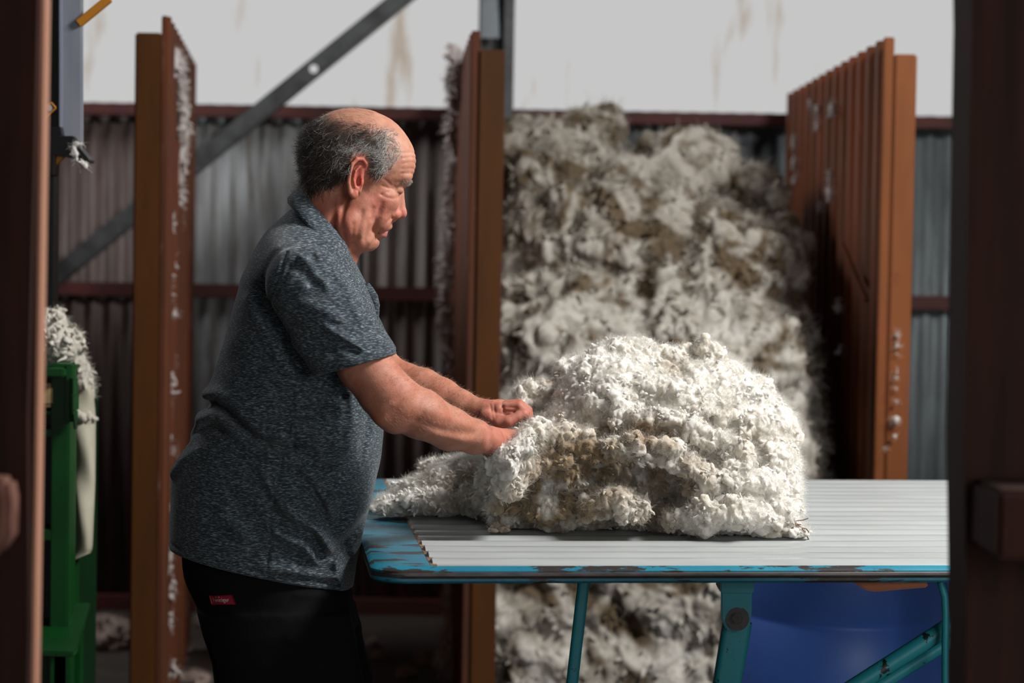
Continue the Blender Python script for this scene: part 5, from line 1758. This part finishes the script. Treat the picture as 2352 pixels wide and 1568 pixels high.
bl = [(1822, 330, 7.6, 5, 20, 8), (1824, 375, 7.6, 8, 20, 8), (1876, 270, 7.0, 5, 30, 8), (1903, 430, 6.85, 8, 38, 8), (1912, 250, 6.8, 7, 18, 8), (1825, 415, 7.6, 6, 14, 8), (1925, 700, 6.6, 4, 20, 6),
      (1927, 800, 6.6, 4, 16, 6), (1862, 245, 7.2, 4, 20, 6), (1880, 480, 7, 3, 16, 6)]
clump('wool_fluff', 'white wool flecks stuck to the left face of the rust-red right partition', 'wool', bl, 7.0, 320, (6, 16), (2.5, 5), 47, (0.66, 0.60, 0.58), kind='stuff')
bl = [(2061 - i * 0.5 + r.uniform(-2, 2), 770 + i * 26 + r.uniform(-10, 10), 6.02, 2.4 + r.uniform(0, 1.2), 5, 4) for i in range(10)] + [(2030, 1028, 6.0, 5, 4, 4)]
clump('wool_fluff', 'small white wool specks down the right edge of the orange-brown post', 'wool', bl, 6.0, 90, (3, 7), (1.5, 2.5), 49, (0.75, 0.70, 0.66), kind='stuff')
# wool spilling over the top of the press
bl = [(110, 740, 4.72, 40, 38, 60), (140, 790, 4.72, 46, 46, 60), (175, 830, 4.76, 26, 30, 40), (190, 870, 4.80, 20, 40, 40), (120, 830, 4.74, 34, 26, 50), (200, 900, 4.82, 16, 30, 30), (80, 770, 4.76, 40, 60, 60),
      (185, 955, 4.78, 30, 14, 30)]
clump('wool_fleece', 'cream wool spilling over the top of the green press at the left', 'fleece', bl, 4.7, 1400, (10, 26), (4, 9), 51, (0.66, 0.63, 0.57))
bl = [(178, 330, 4.56, 14, 6, 6), (170, 345, 4.56, 5, 14, 5), (188, 374, 4.56, 5, 5, 5), (195, 381, 4.56, 4, 4, 4), (176, 355, 4.56, 3, 18, 4)]
clump('wool_fluff', 'wisps of white wool snagged on the black clamp of the press mast', 'wool', bl, 4.56, 60, (4, 10), (1.5, 3), 53, (0.70, 0.68, 0.66), kind='stuff', h=2.5)
# scraps on the floor
scr = [(238, 1470, 0.22, 0.11, 'largest brownish wool scrap on the floor by the foot of the green press'),
       (1345, 1480, 0.06, 0.03, None), (975, 1520, 0.035, 0.03, 'pale wool scrap on the floor right of the man\'s knees, nearest the post'),
       (940, 1548, 0.03, 0.015, 'flat wool scrap on the floor, frontmost of those right of the man\'s knees'),
       (870, 1508, 0.016, 0.012, 'tiny round wool scrap on the floor right beside the man\'s thigh'),
       (852, 1478, 0.02, 0.01, 'small dim wool scrap on the floor, rearmost of those right of the man\'s thigh'),
       (448, 1560, 0.06, 0.02, 'white wool scrap on the floor left of the man\'s legs, frontmost'),
       (412, 1490, 0.03, 0.02, 'small wool scrap on the floor between the left post and the man'),
       (480, 1432, 0.05, 0.05, 'brown wool lump against the back wall left of the man\'s legs')]
for i, (px, py, rx, rz_, lb) in enumerate(scr):
    if lb is None: continue
    p = WZ(px, py + 6, 0.0)
    D_ = float((p - CAM) @ fw); s_ = FPX / D_
    bl = [(px + r.uniform(-.4, .4) * rx * s_, py, D_ + r.uniform(-.3, .3) * rx, rx * s_ * r.uniform(.5, .8), rz_ * s_ * r.uniform(.6, 1), rx * s_ * .6) for _ in range(4)]
    clump('wool_scrap', lb, 'wool scrap', bl, D_, int(120 + 2500 * rx), (8, 18), (3, 6), 60 + i, (0.42, 0.33, 0.29), flatz=0.002, group='wool scraps on the floor', h=3.5)
